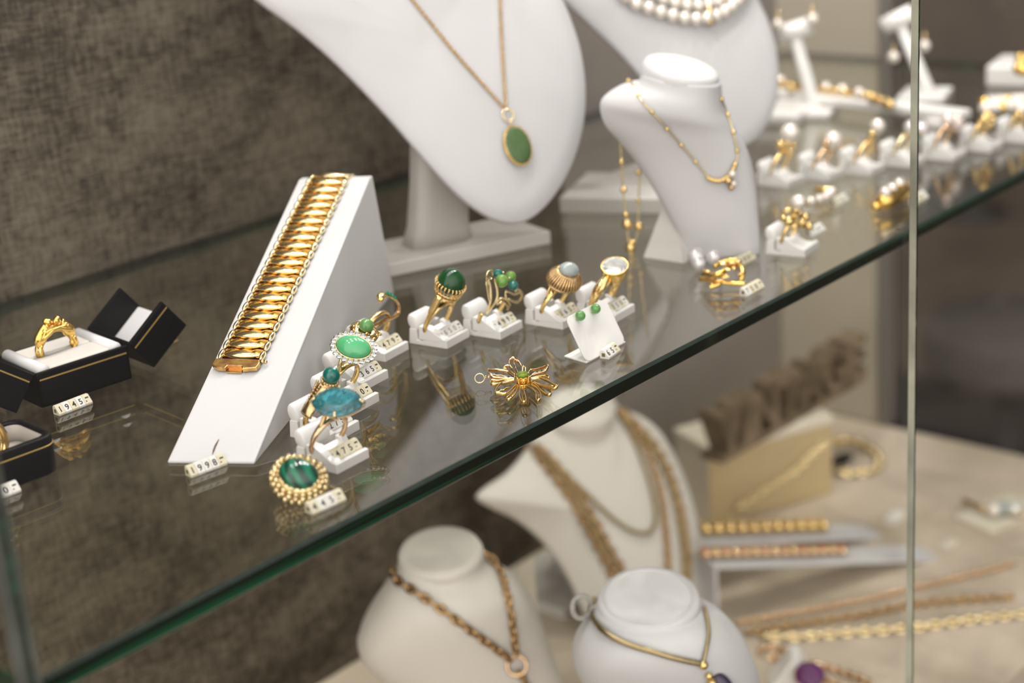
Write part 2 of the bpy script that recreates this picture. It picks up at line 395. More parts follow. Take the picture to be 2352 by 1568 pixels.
def band(g, R, w, t, M=None, a0=0, a1=2*PI, n=48, wf=None, mi=0, z0=None):
    """finger ring band in the xz plane, bottom at the origin; a measured from the bottom"""
    closed = abs(a1-a0-2*PI) < 1e-6; rings = []
    N = n if closed else n+1
    for i in range(N):
        a = a0+(a1-a0)*i/n; f = wf(a) if wf else 1.0
        rad = Vector((math.sin(a), 0, -math.cos(a))); c = Vector((0, 0, R)) + rad*R
        rings.append([c + rad*(t*f**0.5*math.cos(2*PI*k/10)) + Vector((0, 1, 0))*(w/2*f*math.sin(2*PI*k/10)) for k in range(10)])
    return loft(g, rings, M, mi, closed=closed)
_txt = {}
def text_mesh(s, size, ext, bold=0.0):
    key = (s, size, ext, bold)
    if key not in _txt:
        cu = bpy.data.curves.new('t', 'FONT'); cu.body = s; cu.size = 1.0; cu.extrude = ext/size; cu.align_x = 'CENTER'; cu.resolution_u = 3; cu.offset = bold
        ob = bpy.data.objects.new('t', cu); C.objects.link(ob)
        me = bpy.data.meshes.new_from_object(ob.evaluated_get(bpy.context.evaluated_depsgraph_get()))
        vs = [v.co*size for v in me.vertices]; fs = [list(p.vertices) for p in me.polygons]
        bpy.data.objects.remove(ob); bpy.data.curves.remove(cu); bpy.data.meshes.remove(me)
        _txt[key] = (vs, fs)
    return _txt[key]
def bvh_of(objs):
    vs, fs = [], []
    bpy.context.view_layer.update()
    for o in objs:
        k = len(vs); vs += [o.matrix_world @ v.co for v in o.data.vertices]; fs += [[i+k for i in p.vertices] for p in o.data.polygons]
    return BVHTree.FromPolygons(vs, fs)
def onb(bv, px, py, off=0.0):
    d = ray(px, py).normalized(); h = bv.ray_cast(CAM, d)
    if h[0] is None:
        q = CAM + d*0.9
        for _ in range(30):
            n_ = bv.find_nearest(q); q = CAM + d*((n_[0]-CAM).dot(d))
        return n_[0] + (q-n_[0]).normalized()*off if (q-n_[0]).length > 1e-6 else n_[0]
    n = h[1]
    if n.dot(d) > 0: n = -n
    return h[0] + n*off

# ------------------------------------------------------------------ the setting
XE, YB, YF = 1.372, 0.8535, 0.4523
g = G(); rbox(g, (-2.5, -2.5, -0.05), (7.0, 5.0, 0.0)); struct('floor', g, shop_floor_m)
g = G(); rbox(g, (7.0, -2.5, 0), (7.1, 5.0, 3.0)); struct('wall_right', g, dark_brown)
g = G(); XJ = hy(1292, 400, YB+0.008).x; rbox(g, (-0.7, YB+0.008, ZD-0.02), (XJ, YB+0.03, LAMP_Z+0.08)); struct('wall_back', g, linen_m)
g = G(); rbox(g, (XJ, YB+0.008, ZD-0.02), (XE+0.02, YB+0.03, LAMP_Z+0.08)); struct('wall_back_lit', g, wall_lit_tone)  # right stretch of the back wall, its brighter light put into the colour
g = G(); rbox(g, (XE+0.001, 0.749, ZD), (XE+0.02, YB+0.008, LAMP_Z+0.08)); struct('wall_end', g, beige_panel)
g = G(); rbox(g, (XE-0.004, 0.7375, ZD), (XE+0.02, 0.749, LAMP_Z+0.08), 0.002); struct('trim_1', g, grey_post)
g = G(); rbox(g, (-0.7, 0.437, ZD-0.03), (XE, YB+0.008, ZD), 0.003); struct('trim_2', g, deck_m)
g = G(); rbox(g, (-0.7, 0.445, 0.0), (XE-0.01, YB+0.03, ZD-0.03)); struct('trim_3', g, darker)
g = G(); rbox(g, (1.75, 0.1, 0.0), (3.6, 2.6, 0.008), 0.003)  # added dark sheet, stands in for the shaded area of the floor
tagp(build('floor_shade', g, darker), 'dark sheet standing in for shade on the shop floor beyond the end of the showcase', 'floor_shade')
def stool(px, py, h, r, mat, label):
    p = hz(px, py, h); t = thing('stool', label, 'stool', (p.x, p.y, 0.0085 if 1.6 < p.x < 3.8 else 0))
    g = G(); lathe(g, [(r*0.96, h-0.10), (r, h-0.08), (r, h-0.02), (r*0.95, h), (0.01, h+0.004)], 28); part('seat', g, mat, t)
    g = G(); lathe(g, [(r*0.6, 0.0), (r*0.6, 0.02), (0.03, 0.035), (0.03, h-0.10)], 20); part('pedestal', g, darker, t)
stool(2235, 190, 0.45, 0.20, grey_cloth, 'blurred brown round stool in the dark shop beyond the showcase')
stool(2320, 745, 0.42, 0.17, grey_cloth, 'blurred grey stool standing on the dark shade sheet at the right')

# glass shelf
def slab_profile(yf, yb, zt, t, x0, x1):
    g = G(); pr = [(yf+0.0016, zt), (yf, zt-0.0014), (yf, zt-t+0.0006), (yf+0.0005, zt-t), (yb, zt-t), (yb, zt)]
    n = len(pr); a = [(x0, y, z) for y, z in pr]; b = [(x1, y, z) for y, z in pr]
    for i, mi in zip(range(n), (2, 1, 3, 4, 1, 0)):
        j = (i+1) % n; g.add([a[i], b[i], b[j], a[j]], [(0, 1, 2, 3)], None, mi, False)
    g.add(a, [tuple(range(n))], None, 1, False); g.add(b, [tuple(range(n))], None, 1, False)
    zi = zt-0.0024                                  # added inner face imitates the underside's refracted second reflection
    g.add([(x0+0.0003, yf+0.0003, zi), (x1-0.0003, yf+0.0003, zi), (x1-0.0003, yb-0.0003, zi), (x0+0.0003, yb-0.0003, zi)], [(0, 1, 2, 3)], None, 0, False)
    return g
def weld(o):
    bm = bmesh.new(); bm.from_mesh(o.data); bmesh.ops.remove_doubles(bm, verts=bm.verts, dist=1e-5); bmesh.ops.recalc_face_normals(bm, faces=bm.faces); bm.to_mesh(o.data); bm.free(); return o
shelf = weld(build('glass_shelf', slab_profile(YF, YB, ZS, 0.008, 0.2475, XE), [shelf_glass, edge_m, rim_m, rim_light, shelf_under]))
tagp(shelf, 'clear glass shelf with dark green edge carrying the rings and busts', 'shelf')

# front panes of the showcase, butt-jointed
PL = hy(70, 1440, 0.432); PR = hy(2108, 520, 0.386)
def pane_box(name, p, q, t, m0, m1, z0=ZD-0.02, z1=LAMP_Z+0.03):
    d = Vector((q.x-p.x, q.y-p.y, 0)); L = d.length; M_ = Matrix.Translation((p.x, p.y, 0)) @ RZ(math.atan2(d.y, d.x)); g = G()
    a = [(0, 0), (L, 0), (L, t), (0, t)]
    lo = [M_ @ Vector((x, y, z0)) for x, y in a]; hi = [M_ @ Vector((x, y, z1)) for x, y in a]
    for i, mi in zip(range(4), (0, 2, 0, 1)):
        j = (i+1) % 4; g.add([lo[i], lo[j], hi[j], hi[i]], [(0, 1, 2, 3)], None, mi, False)
    g.add(lo, [(0, 1, 2, 3)], None, 2, False); g.add(hi, [(0, 1, 2, 3)], None, 2, False)
    o = weld(build(name, g, [front_glass, m0, m1])); o['kind'] = 'structure'; return o
pd = (PR-PL); pd.z = 0; pd.normalize()
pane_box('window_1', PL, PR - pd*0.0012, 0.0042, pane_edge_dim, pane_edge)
pane_box('window_2', PR, PR + pd*0.80, 0.0042, edge_m, edge_m)
g = G(); nrm = Vector((-pd.y, pd.x, 0)); q0 = PR - pd*0.0012
for z in (ZD-0.02, LAMP_Z+0.03): g.v += [Vector((p.x, p.y, z)) for p in (q0+pd*0.00015, PR-pd*0.00015, PR-pd*0.00015+nrm*0.0041, q0+pd*0.00015+nrm*0.0041)]
for f in ((0, 1, 5, 4), (1, 2, 6, 5), (2, 3, 7, 6), (3, 0, 4, 7), (0, 1, 2, 3), (4, 5, 6, 7)): g.f.append(f); g.mi.append(0); g.sm.append(False)
struct('trim_4', g, edge_m)
# left side pane behind the front pane, with its own joint
nL = PL + nrm*0.0042
g = G(); rbox(g, (nL.x-0.0005, nL.y+0.0001, ZD-0.02), (nL.x+0.0022, nL.y+0.0021, LAMP_Z+0.03)); struct('trim_5', g, edge_m)
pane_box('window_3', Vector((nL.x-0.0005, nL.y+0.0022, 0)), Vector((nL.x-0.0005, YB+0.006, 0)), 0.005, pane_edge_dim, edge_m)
pane_box('window_4', Vector((XE+0.012, 0.30, 0)), Vector((XE+0.012, 0.726, 0)), 0.005, edge_m, edge_m)

# ------------------------------------------------------------------ price tags
TAGW = 0.0040
def tag_cube_g(w):
    g = G(); prism(g, [(0, 0), (0, 0.0010), (0.0030, 0.0046), (0.0046, 0.0046), (0.0052, 0.0036), (0.0052, 0)], 0.00006, w-0.00006, 0.00022); return g
def price_tag(text, mat, label, w=TAGW, tint=0.5, seed=0, ink_fade=()):
    """text like '1998' ; the last cube carries the dot and dash"""
    rnd = random.Random(seed*31+len(text))
    t = thing('price_tag', label, 'price tag', mat=mat, group='price tags')
    chars = list(text) + ['.-']
    for i, ch in enumerate(chars):
        c = part('number_cube', tag_cube_g(w), tag_cream if rnd.random() < tint else tag_white, t); c.location = (i*w, 0, 0)
        if ch == ' ': continue
        F_ = TR(w/2, 0.0015, 0.0028) @ RX(math.atan2(0.0036, 0.0030))
        g = G()
        if ch == '.-':
            rbox(g, (-0.0009, 0.0004, -0.0001), (0.0010, 0.0011, 0.00007), 0, F_); rbox(g, (-0.0012, -0.0013, -0.0001), (-0.0006, -0.0007, 0.00007), 0, F_)
        else:
            vs, fs = text_mesh(ch, 0.0042, 0.00008, 0.012); g.add(vs, fs, F_ @ TR(0, -0.0015, 0.00001), 0, False)
        part('numeral', g, ink_pale if i in ink_fade else ink, c)
    g = G(); rbox(g, (-0.0001, 0.0022, 0.0012), (0.0004, 0.0040, 0.0030)); part('socket', g, socket_m, t)
    return t
price_tag('1998', at(S(440, 1098), math.radians(-8)), 'cream price tag reading 1998 lying in front of the bracelet ramp', 0.0037, 0.7, 1)
price_tag('1945', at(S(137, 956), math.radians(0)), 'small price tag reading 1945 in front of the open black ring box', 0.0039, 0.4, 2)
price_tag('445', at(S(720, 1184), math.radians(-4)), 'price tag reading 445 beside the malachite ring at the shelf edge', 0.0044, 0.8, 5)
price_tag('65', at(S(1399, 826), math.radians(9)), 'price tag reading 65 at the foot of the white earring card', 0.0042, 0.5, 4)
price_tag('50', at(S(-10, 1152), math.radians(-3)), 'price tag ending in 0 at the left edge in front of the rounded black box', 0.0042, 0.2, 6)
price_tag('750', at(S(1718, 682), math.radians(2)), 'price tag in front of the gold branch brooch with pearls', 0.0045, 0.3, 7)
price_tag('580', at(S(1703, 612), math.radians(2)), 'pale price tag behind the gold branch brooch by the foot of the small bust', 0.0042, 0.6, 8)
price_tag('320', at(S(1866, 545), math.radians(2)), 'blurred price tag right of the pearl ring on its stand', 0.0042, 0.2, 9)
price_tag('420', at(S(1922, 475), math.radians(2)), 'blurred price tag right of the curved pearl brooch', 0.0042, 0.7, 10)
price_tag('680', at(S(2104, 470), math.radians(2)), 'blurred cream price tag right of the pane joint beside the oblong brooch', 0.0046, 0.9, 11)

# ------------------------------------------------------------------ ring stands
SW, SD = 0.0205, 0.0245
def stand_g(W=SW):
    g = G(); b = 0.0004
    prism(g, [(0, 0), (0, 0.0045), (0.0022, 0.0047), (0.0028, 0.0036), (0.0085, 0.0040), (0.0150, 0.0075), (0.0150, 0.0025), (0.0190, 0.0025), (0.0190, 0.0085), (0.0235, 0.0085), (SD, 0)], 0.0001, W, b)
    for x0, x1 in ((0.0, 0.0050), (W-0.0035, W+0.0001)):
        prism(g, [(0.0008, 0.0040), (0.0120, 0.0100), (0.0172, 0.0104), (0.0178, 0.0030), (0.0060, 0.0030)] if x0 == 0 else [(0.0100, 0.0030), (0.0130, 0.0085), (0.0165, 0.0088), (0.0172, 0.003)], x0, x1, b)
    return g
def roll_g(W=SW):
    g = G(); rings = []
    for x, s in ((0.0004, 0.72), (0.0007, 0.88), (0.0016, 1.0), (W-0.0058, 1.0), (W-0.0046, 0.90), (W-0.0040, 0.72)):
        rings.append([(x, 0.0214 + 0.0034*s*math.cos(a) + 0.0010*math.sin(a), 0.0112 + 0.0050*s*math.sin(a)*(1 if math.sin(a) > 0 else 0.9)) for a in [2*PI*k/18 for k in range(18)]])
    loft(g, rings); return g
def ring_stand(mat, label, text=None, tlabel=None, seed=0, tint=0.5, fade=(), W=SW):
    t = thing('ring_stand', label, 'ring stand', mat=mat, group='white ring stands')
    part('base', stand_g(W), white_plastic, t); part('ring_roll', roll_g(W), white_plastic, t)
    if text is not None:
        n = len(text)+1; w = 0.0040
        price_tag(text, mat @ TR(W-0.0006-n*w, 0.0030, 0.0039), tlabel, w, tint, seed, fade)
    return mat
def standF(px, py, yaw): return at(S(px, py), math.radians(yaw))
def standR(px, py, yaw, W=SW): 
    m = at(S(px, py), math.radians(yaw)); return m @ TR(-W, 0, 0)
def ringM(m, rx=0.0, roll=0.0, lean=0.0, yaw=0.0, W=SW, z=0.0028, head=None):
    A0 = m @ TR(W/2+rx, 0.0165, z) @ RZ(math.radians(yaw)); r = math.radians(roll); A = A0 @ RX(math.radians(lean))
    if head:                                         # rings lean forward out of their slots: find the lean that puts the head above the band
        best = None
        for k in range(0, 41):
            B = A0 @ RX(math.radians(k)); q = inpl(B, *head)
            if best is None or abs(q.x) < best[0]: best = (abs(q.x), B, q)
        A = best[1]; r = math.atan2(best[2].x, best[2].z-0.0103)
    return A @ TR(0, 0, 0.0103) @ RY(r) @ TR(0, 0, -0.0103)
def inpl(Mx, px, py, y=0.0):
    n = Vector((Mx[0][1], Mx[1][1], Mx[2][1])); p = Mx.translation + n*y
    return Mx.inverted() @ hp(px, py, p, n)
mi_ = lambda Mx: Mx.inverted()
UP = Vector((0, 0, 1)); TOCAM = -fwd

st475 = ring_stand(standF(775, 1090, 3), 'front white ring stand holding the blue topaz ring', '475', 'price tag reading 475 on the stand of the blue topaz ring', 12, 0.9)
st27 = ring_stand(standR(827, 986, 7), 'white ring stand behind the blue topaz ring holding the teal bead ring', '275', 'price tag starting with 27 behind the shank of the blue topaz ring', 13, 0.3)
st360 = ring_stand(standR(872, 921, 7), 'white ring stand under the pale green oval ring', '360', 'price tag reading 360 on the stand of the pale green oval ring', 14, 0.2)
st65 = ring_stand(standR(893, 868, 7), 'white ring stand under the green bead in a textured gold nest', '365', 'price tag ending in 65 half hidden behind the pale green oval ring', 15, 0.2)
st479 = ring_stand(standF(885, 832, 8), 'white ring stand holding the gold serpent ring', '479', 'price tag reading 479 on the stand of the serpent ring', 16, 0.9)
st650 = ring_stand(standF(1027, 802, 7), 'white ring stand holding the tall dark green dome ring', '650', 'price tag reading 650 on the stand of the dark green dome ring', 17, 0.1, (0, 1, 2))
st499 = ring_stand(standF(1150, 781, 6), 'white ring stand holding the ring of four green and teal beads', '499', 'price tag reading 499 on the stand of the four bead ring', 18, 0.4)
stT = ring_stand(standF(1293, 758, 5), 'white ring stand holding the fluted gold ring with grey stone', '165', 'price tag partly hidden by the earring card below the fluted ring', 19, 0.4)
stC = ring_stand(standR(1459, 716, 6), 'white ring stand holding the clear crystal ring behind the earring card', '350', 'pale price tag on the stand of the clear crystal ring', 20, 0.1, (0, 1, 2))

def ring_thing(Mx, label, name='ring', group='rings on white stands'): return thing(name, label, 'ring', mat=Mx, group=group)
R0 = 0.0103
def bead_cluster(g, pts, r, M=None, mi=0):
    for p in pts: sphere(g, p, r, M, 8, 6, mi)

# blue topaz ring
Mx = ringM(st475, -0.001, head=(775, 923)); t = ring_thing(Mx, 'gold ring with large marquise blue topaz at the front of the row')
h = inpl(Mx, 775, 923, -0.002)
g = G(); band(g, R0, 0.0024, 0.0009, wf=lambda a: 1+0.5*max(0, -math.cos(a))); part('band', g, gold_rose, t)
zax = (Mx.to_3x3().inverted() @ (TOCAM*0.62 + UP*0.78)).normalized(); xax = Mx.to_3x3().inverted() @ (right - down*-0.10)
Fh = frame(h, zax, xax); w2 = 0.0105
g = G(); gem(g, 0.0112, 0.0079, 0.0085, 0.55, 16, 0.62, Fh, 0, 0.25); part('stone', g, topaz, t)
g = G(); gs = []
ring_pts = [Fh @ Vector((0.0098*math.cos(a), 0.0066*math.sin(a)*(1-0.25*abs(math.cos(a))**3), -0.0022)) for a in [2*PI*k/32 for k in range(32)]]
tube(g, ring_pts, 0.0006, True, 8)
for s in (-1, 1):
    tube(g, smoothpts([Vector((s*0.0075, 0, 2*R0-0.0030)), Fh @ Vector((s*0.0055, -0.001, -0.0052)), Fh @ Vector((s*0.0080, 0, -0.0025))], 5), 0.0009, False, 8)
part('basket', g, gold_old, t)
for a in (0.02*PI, 0.5*PI, 0.98*PI, 1.5*PI):
    g = G(); c, s = math.cos(a), math.sin(a)*(1-0.25*abs(math.cos(a))**3)
    tube(g, [Fh @ Vector((0.0105*c, 0.0072*s, -0.003)), Fh @ Vector((0.0114*c, 0.0081*s, 0.0)), Fh @ Vector((0.0102*c, 0.0072*s, 0.0016))], [0.0008, 0.0008, 0.0007], False, 8); sphere(g, Fh @ Vector((0.0101*c, 0.0071*s, 0.0016)), 0.0008, None, 8, 6)
    part('prong', g, gold_pale, t)

# teal bead ring
Mx = ringM(st27, -0.0012, head=(761, 862)); t = ring_thing(Mx, 'antique gold granulated ring topped by a round teal bead')
h = inpl(Mx, 761, 862, 0)
g = G(); band(g, R0, 0.0030, 0.0008, wf=lambda a: 1+1.2*max(0, -math.cos(a))**1.5); part('band', g, gold, t)
g = G()
for sgn in (-1, 1):
    shell = []
    for k in range(15):
        f = k/14; a = PI - sgn*(0.28+1.15*f); rad = Vector((math.sin(a), 0, -math.cos(a)))
        base = Vector((0, 0, R0)) + rad*(R0+0.0009)
        base = base.lerp(h - Vector((sgn*-0.0030, 0, 0.0035)), max(0, 1-f*2.2)*0.75)
        ww = 0.0042*(1-0.62*f); shell.append((base, ww))
        for j in range(5): sphere(g, base + Vector((0, ww*(j-2)/2, 0)), 0.00075*(1-0.3*f), None, 8, 6)
    tube(g, [b_ for b_, _ in shell], [0.0007]*15, False, 8, fl=4.5, up=(1, 0.01, 0))
for k in range(16):
    a = 2*PI*k/16; sphere(g, h + Vector((0.0036*math.cos(a), 0.0036*math.sin(a), -0.0030)), 0.0008, None, 8, 6)
lathe(g, [(0.0050, -0.0095), (0.0040, -0.0060), (0.0034, -0.003), (0.0026, -0.0022)], 18, Matrix.Translation(h))
part('granulated_shoulders', g, gold_old, t)
g = G(); sphere(g, h, 0.0040, None, 28, 18); part('bead', g, teal, t)

# pale green oval ring with a diamond halo
Mx = ringM(st360, -0.001, head=(812, 797)); t = ring_thing(Mx, 'gold ring with pale green oval stone in a halo of diamonds')
h = inpl(Mx, 812, 797, -0.002)
g = G(); band(g, R0, 0.0028, 0.0008, wf=lambda a: 1+0.4*max(0, -math.cos(a))); part('band', g, gold, t)
zax = (Mx.to_3x3().inverted() @ (TOCAM*0.72 + UP*0.62 + right*0.05)).normalized(); xax = Mx.to_3x3().inverted() @ (right*0.92 + down*0.42)
Fh = frame(h, zax, xax)
g = G(); dome(g, 0.0084, 0.0058, 0.0042, Fh, 36, 10, 0, 0.2, 0.12); part('stone', g, chryso, t)
g = G(); n = 22
tube(g, [Fh @ Vector((0.0087*math.cos(2*PI*k/40), 0.0061*math.sin(2*PI*k/40), 0.0)) for k in range(40)], 0.00035, True, 6)
for zz, f in ((-0.0035, 0.80), (-0.0015, 1.0)): tube(g, [Fh @ Vector((0.0100*f*math.cos(2*PI*k/40), 0.0074*f*math.sin(2*PI*k/40), zz)) for k in range(40)], 0.0004, True, 6)
for k in range(n):
    a = 2*PI*(k+0.5)/n; tube(g, [Fh @ Vector((0.0080*math.cos(a), 0.0058*math.sin(a), -0.0035)), Fh @ Vector((0.0104*math.cos(a), 0.0078*math.sin(a), 0.0002))], 0.00028, False, 5)
for s in (-1, 1): tube(g, [Vector((s*0.0060, 0, 2*R0-0.002)), Fh @ Vector((s*0.0055, 0, -0.0045))], 0.0010, False, 8)
part('basket', g, gold_pale, t)
for k in range(n):
    a = 2*PI*k/n; g = G(); gem(g, 0.00142, 0.00142, 0.0018, 0.55, 8, 0.6, Fh @ TR(0.0101*math.cos(a), 0.0075*math.sin(a), -0.0004), 0); part('diamond', g, diamond, t)

# green bead in a textured nest
Mx = ringM(st65, -0.0005, head=(842, 748)); t = ring_thing(Mx, 'textured gold nest ring with a round mid green bead')
h = inpl(Mx, 842, 748, 0)
g = G(); band(g, R0, 0.0040, 0.0009, wf=lambda a: 1+0.7*max(0, -math.cos(a))); part('band', g, gold, t)
g = G(); rn = random.Random(3)
for k in range(46):
    a = rn.random()*2*PI; rr = 0.0042+rn.random()*0.0036; p = h + Vector((rr*math.cos(a), rr*math.sin(a)*0.9, -0.0014-0.40*(rr-0.0034)-rn.random()*0.0014))
    q = p + Vector((rn.uniform(-1, 1), rn.uniform(-1, 1), rn.uniform(-0.4, 0.6)))*0.0018
    tube(g, [p, (p+q)/2+Vector((0, 0, 0.0005)), q], 0.00062, False, 6)
lathe(g, [(0.0045, -0.0085), (0.0072, -0.0050), (0.0074, -0.0030), (0.0044, -0.0018), (0.001, -0.003)], 22, Matrix.Translation(h)); part('nest', g, gold, t)
g = G(); sphere(g, h, 0.0036, None, 28, 18); part('bead', g, apple, t)

# serpent ring
Mx = ringM(st479, 0.0005, 0, 22); t = ring_thing(Mx, 'gold serpent ring coiling upward with tiny green stones on its head')
I = lambda px, py, y=0: inpl(Mx, px, py, y)
g = G(); band(g, R0, 0.0034, 0.0009); part('band', g, gold, t)
sp = smoothpts([I(846, 778, 0.001), I(852, 758, -0.001), I(880, 738, -0.002), I(906, 727, -0.001), I(916, 712, 0), I(912, 694, 0), I(900, 683, 0.001), I(884, 676, 0.001)], 6)
g = G(); tube(g, sp, [0.0019-0.0006*min(1, k/22) for k in range(len(sp))], False, 10, fl=0.72, up=(0.15, 1, 0.1)); part('serpent_body', g, gold_old, t)
g = G(); hd = smoothpts([I(892, 678, 0), I(880, 677, -0.001), I(873, 684, -0.002), I(871, 693, -0.002)], 5); tube(g, hd, [0.0016, 0.0018, 0.0020, 0.0022, 0.0023, 0.0024, 0.0024, 0.0024, 0.0023, 0.0023, 0.0022, 0.0021, 0.0020, 0.0018, 0.0014, 0.0006][:len(hd)], False, 10, fl=0.55, up=(0.15, 1, 0.1)); part('serpent_head', g, gold, t)
for px, py in ((889, 672), (896, 675), (903, 679), (907, 684)):
    g = G(); gem(g, 0.0010, 0.0010, 0.0014, 0.6, 8, 0.5, frame(I(px, py, -0.0016), (0, -0.6, 0.8)), 0); part('stone', g, emerald, t)

# tall dark green dome ring
Mx = ringM(st650, -0.0005, head=(1035, 652)); t = ring_thing(Mx, 'gold ring with tall dark green dome in a beaded basket')
h = inpl(Mx, 1035, 652, 0); Fh = Matrix.Translation(h)
g = G(); band(g, R0, 0.0026, 0.0008, wf=lambda a: 1+0.8*max(0, -math.cos(a))); 
for s in (-1, 1):
    tube(g, smoothpts([Vector((s*R0*0.98, 0, R0)), Vector((s*R0*0.95, 0, R0+0.006)), Fh @ Vector((s*0.0072, 0, -0.0050))], 5), [0.0009]*6+[0.0012]*5, False, 10, fl=1.6, up=(1, 0.001, 0))
part('band', g, gold, t)
g = G(); dome(g, 0.0076, 0.0076, 0.0086, Fh, 36, 12, 0, 0.25); part('stone', g, jade, t)
g = G(); n = 24
for z, r in ((-0.0064, 0.0062), (-0.0040, 0.0070)): torus(g, r, 0.00045, Fh @ TR(0, 0, z), 36, 6)
for k in range(n):
    a = 2*PI*k/n; c, s = math.cos(a), math.sin(a)
    tube(g, [Fh @ Vector((0.0062*c, 0.0062*s, -0.0064)), Fh @ Vector((0.0076*c, 0.0076*s, -0.0020)), Fh @ Vector((0.0083*c, 0.0083*s, 0.0008))], 0.00036, False, 6)
    sphere(g, Fh @ Vector((0.0074*c, 0.0074*s, 0.0008)), 0.00065, None, 8, 6)
    sphere(g, Fh @ Vector((0.0071*math.cos(a+0.13), 0.0071*math.sin(a+0.13), -0.0042)), 0.0006, None, 8, 6)
part('basket', g, gold, t)

# ring of four beads
Mx = ringM(st499, -0.0005, head=(1160, 642)); t = ring_thing(Mx, 'looped gold wire ring set with two green and two teal beads')
I = lambda px, py, y=0: inpl(Mx, px, py, y)
g = G(); band(g, R0, 0.0026, 0.0007, a0=-1.75, a1=1.75); part('band', g, gold, t)
g = G()
for pts in ([(1117, 720, 0), (1127, 690, 0), (1126, 655, -.001), (1122, 640, -.001), (1130, 640, -.003)], [(1117, 720, 0), (1140, 690, -.002), (1142, 665, -.003), (1137, 645, -.003), (1138, 640, -.003)],
            [(1126, 655, .001), (1118, 640, .002), (1120, 625, .003), (1130, 622, .003), (1132, 632, .002)], [(1125, 690, 0), (1119, 660, .003), (1117, 645, .003), (1122, 640, .001)],
            [(1139, 694, 0), (1150, 685, -.002), (1163, 688, -.002), (1170, 700, 0), (1165, 712, 0)], [(1141, 698, .002), (1152, 694, 0), (1162, 699, 0), (1168, 708, 0)],
            [(1172, 700, -.002), (1163, 685, -.003), (1162, 670, -.003), (1172, 672, -.002), (1182, 676, -.001), (1196, 672, 0), (1197, 684, 0), (1190, 692, -.001), (1178, 692, -.002), (1168, 686, -.003)],
            [(1175, 690, .002), (1186, 694, .002), (1197, 688, .002), (1199, 675, .002), (1193, 666, .002), (1183, 668, .002)]):
    tube(g, smoothpts([I(*p) for p in pts], 5), 0.00062, False, 8)
part('wire_loops', g, gold_pale, t)
for px, py, y, r, m in ((1144, 629, 0.001, 0.0025, teal), (1152, 645, -0.003, 0.0034, leaf), (1173, 635, 0.003, 0.0029, leaf), (1179, 656, -0.002, 0.0027, teal)):
    g = G(); sphere(g, I(px, py, y), r, None, 24, 16); part('bead', g, m, t)
for px, py in ((1156, 625), (1170, 638), (1139, 658)):
    g = G(); sphere(g, I(px, py, -0.002), 0.0006, None, 8, 6); part('gold_grain', g, gold_pale, t)

# fluted ring
Mx = ringM(stT, -0.0005, head=(1300, 634)); t = ring_thing(Mx, 'fluted gold turban ring with a grey oval cabochon')
h = inpl(Mx, 1300, 634, -0.001); zax = (Mx.to_3x3().inverted() @ (UP*0.80 + right*0.42 + TOCAM*0.36)).normalized(); Fh = frame(h, zax, (1, -0.3, 0))
g = G(); band(g, R0, 0.0026, 0.0007, wf=lambda a: 1+0.4*max(0, -math.cos(a)))
for s in (-1, 1):
    for yy in (-1, 1): tube(g, smoothpts([Vector((s*0.0092, yy*0.0004, R0+0.002)), Vector((s*0.0086, yy*0.0018, 2*R0-0.002)), Fh @ Vector((s*0.0050, yy*0.0025, -0.0050))], 5), 0.0006, False, 8)
part('band', g, gold, t)
g = G(); n = 36; sy = 0.86
lathe(g, [(0.0050, -0.0052), (0.0088, -0.0040), (0.0092, -0.0028), (0.0078, 0.0002), (0.0052, 0.0034), (0.0046, 0.0036)], 36, Fh, 0, 1.0, sy)
for k in range(n):
    a = 2*PI*k/n; c, s = math.cos(a), math.sin(a)*sy
    tube(g, smoothpts([Fh @ Vector((0.0089*c, 0.0089*s, -0.0042)), Fh @ Vector((0.0098*c, 0.0098*s, -0.0026)), Fh @ Vector((0.0084*c, 0.0084*s, 0.0006)), Fh @ Vector((0.0058*c, 0.0058*s, 0.0034))], 4), [0.0006]*4+[0.00068]*4+[0.0005]*5, False, 7)
torus(g, 0.0062, 0.00045, Fh @ TR(0, 0, 0.0030), 40, 7, 0, 1, sy); torus(g, 0.0052, 0.0005, Fh @ TR(0, 0, 0.0042), 40, 7, 0, 1, sy); torus(g, 0.0092, 0.0006, Fh @ TR(0, 0, -0.0046), 40, 7, 0, 1, sy)
part('fluted_bezel', g, gold_old, t)
g = G(); dome(g, 0.0057, 0.0049, 0.0042, Fh @ TR(0, 0, 0.0040), 30, 9); part('stone', g, moon, t)

# clear crystal ring
Mx = ringM(stC, -0.0005, head=(1410, 614)); t = ring_thing(Mx, 'gold ring with deep bezel around a clear faceted crystal')
h = inpl(Mx, 1412, 612, 0); zax = (Mx.to_3x3().inverted() @ (UP*0.80 + TOCAM*0.5 + right*0.05)).normalized(); Fh = frame(h, zax, (1, -0.3, 0))
g = G(); band(g, R0, 0.0050, 0.0012, wf=lambda a: 1+0.35*max(0, -math.cos(a)))
for s in (-1, 1): tube(g, smoothpts([Vector((s*0.0090, 0, R0+0.002)), Vector((s*0.0088, -0.0015, 2*R0-0.003)), Fh @ Vector((s*0.0056, -0.001, -0.0035))], 5), 0.0017, False, 8)
part('band', g, gold, t)
g = G(); lathe(g, [(0.0040, -0.0085), (0.0062, -0.0060), (0.0074, -0.0006), (0.0077, 0.0006), (0.0072, 0.0009), (0.0068, -0.0004), (0.0050, -0.005)], 28, Fh, 0, 1, 0.92); part('bezel', g, gold_satin, t)
g = G(); gem(g, 0.0071, 0.0066, 0.0056, 0.52, 14, 0.75, Fh @ TR(0, 0, 0.0005), 0); part('stone', g, crystal, t)

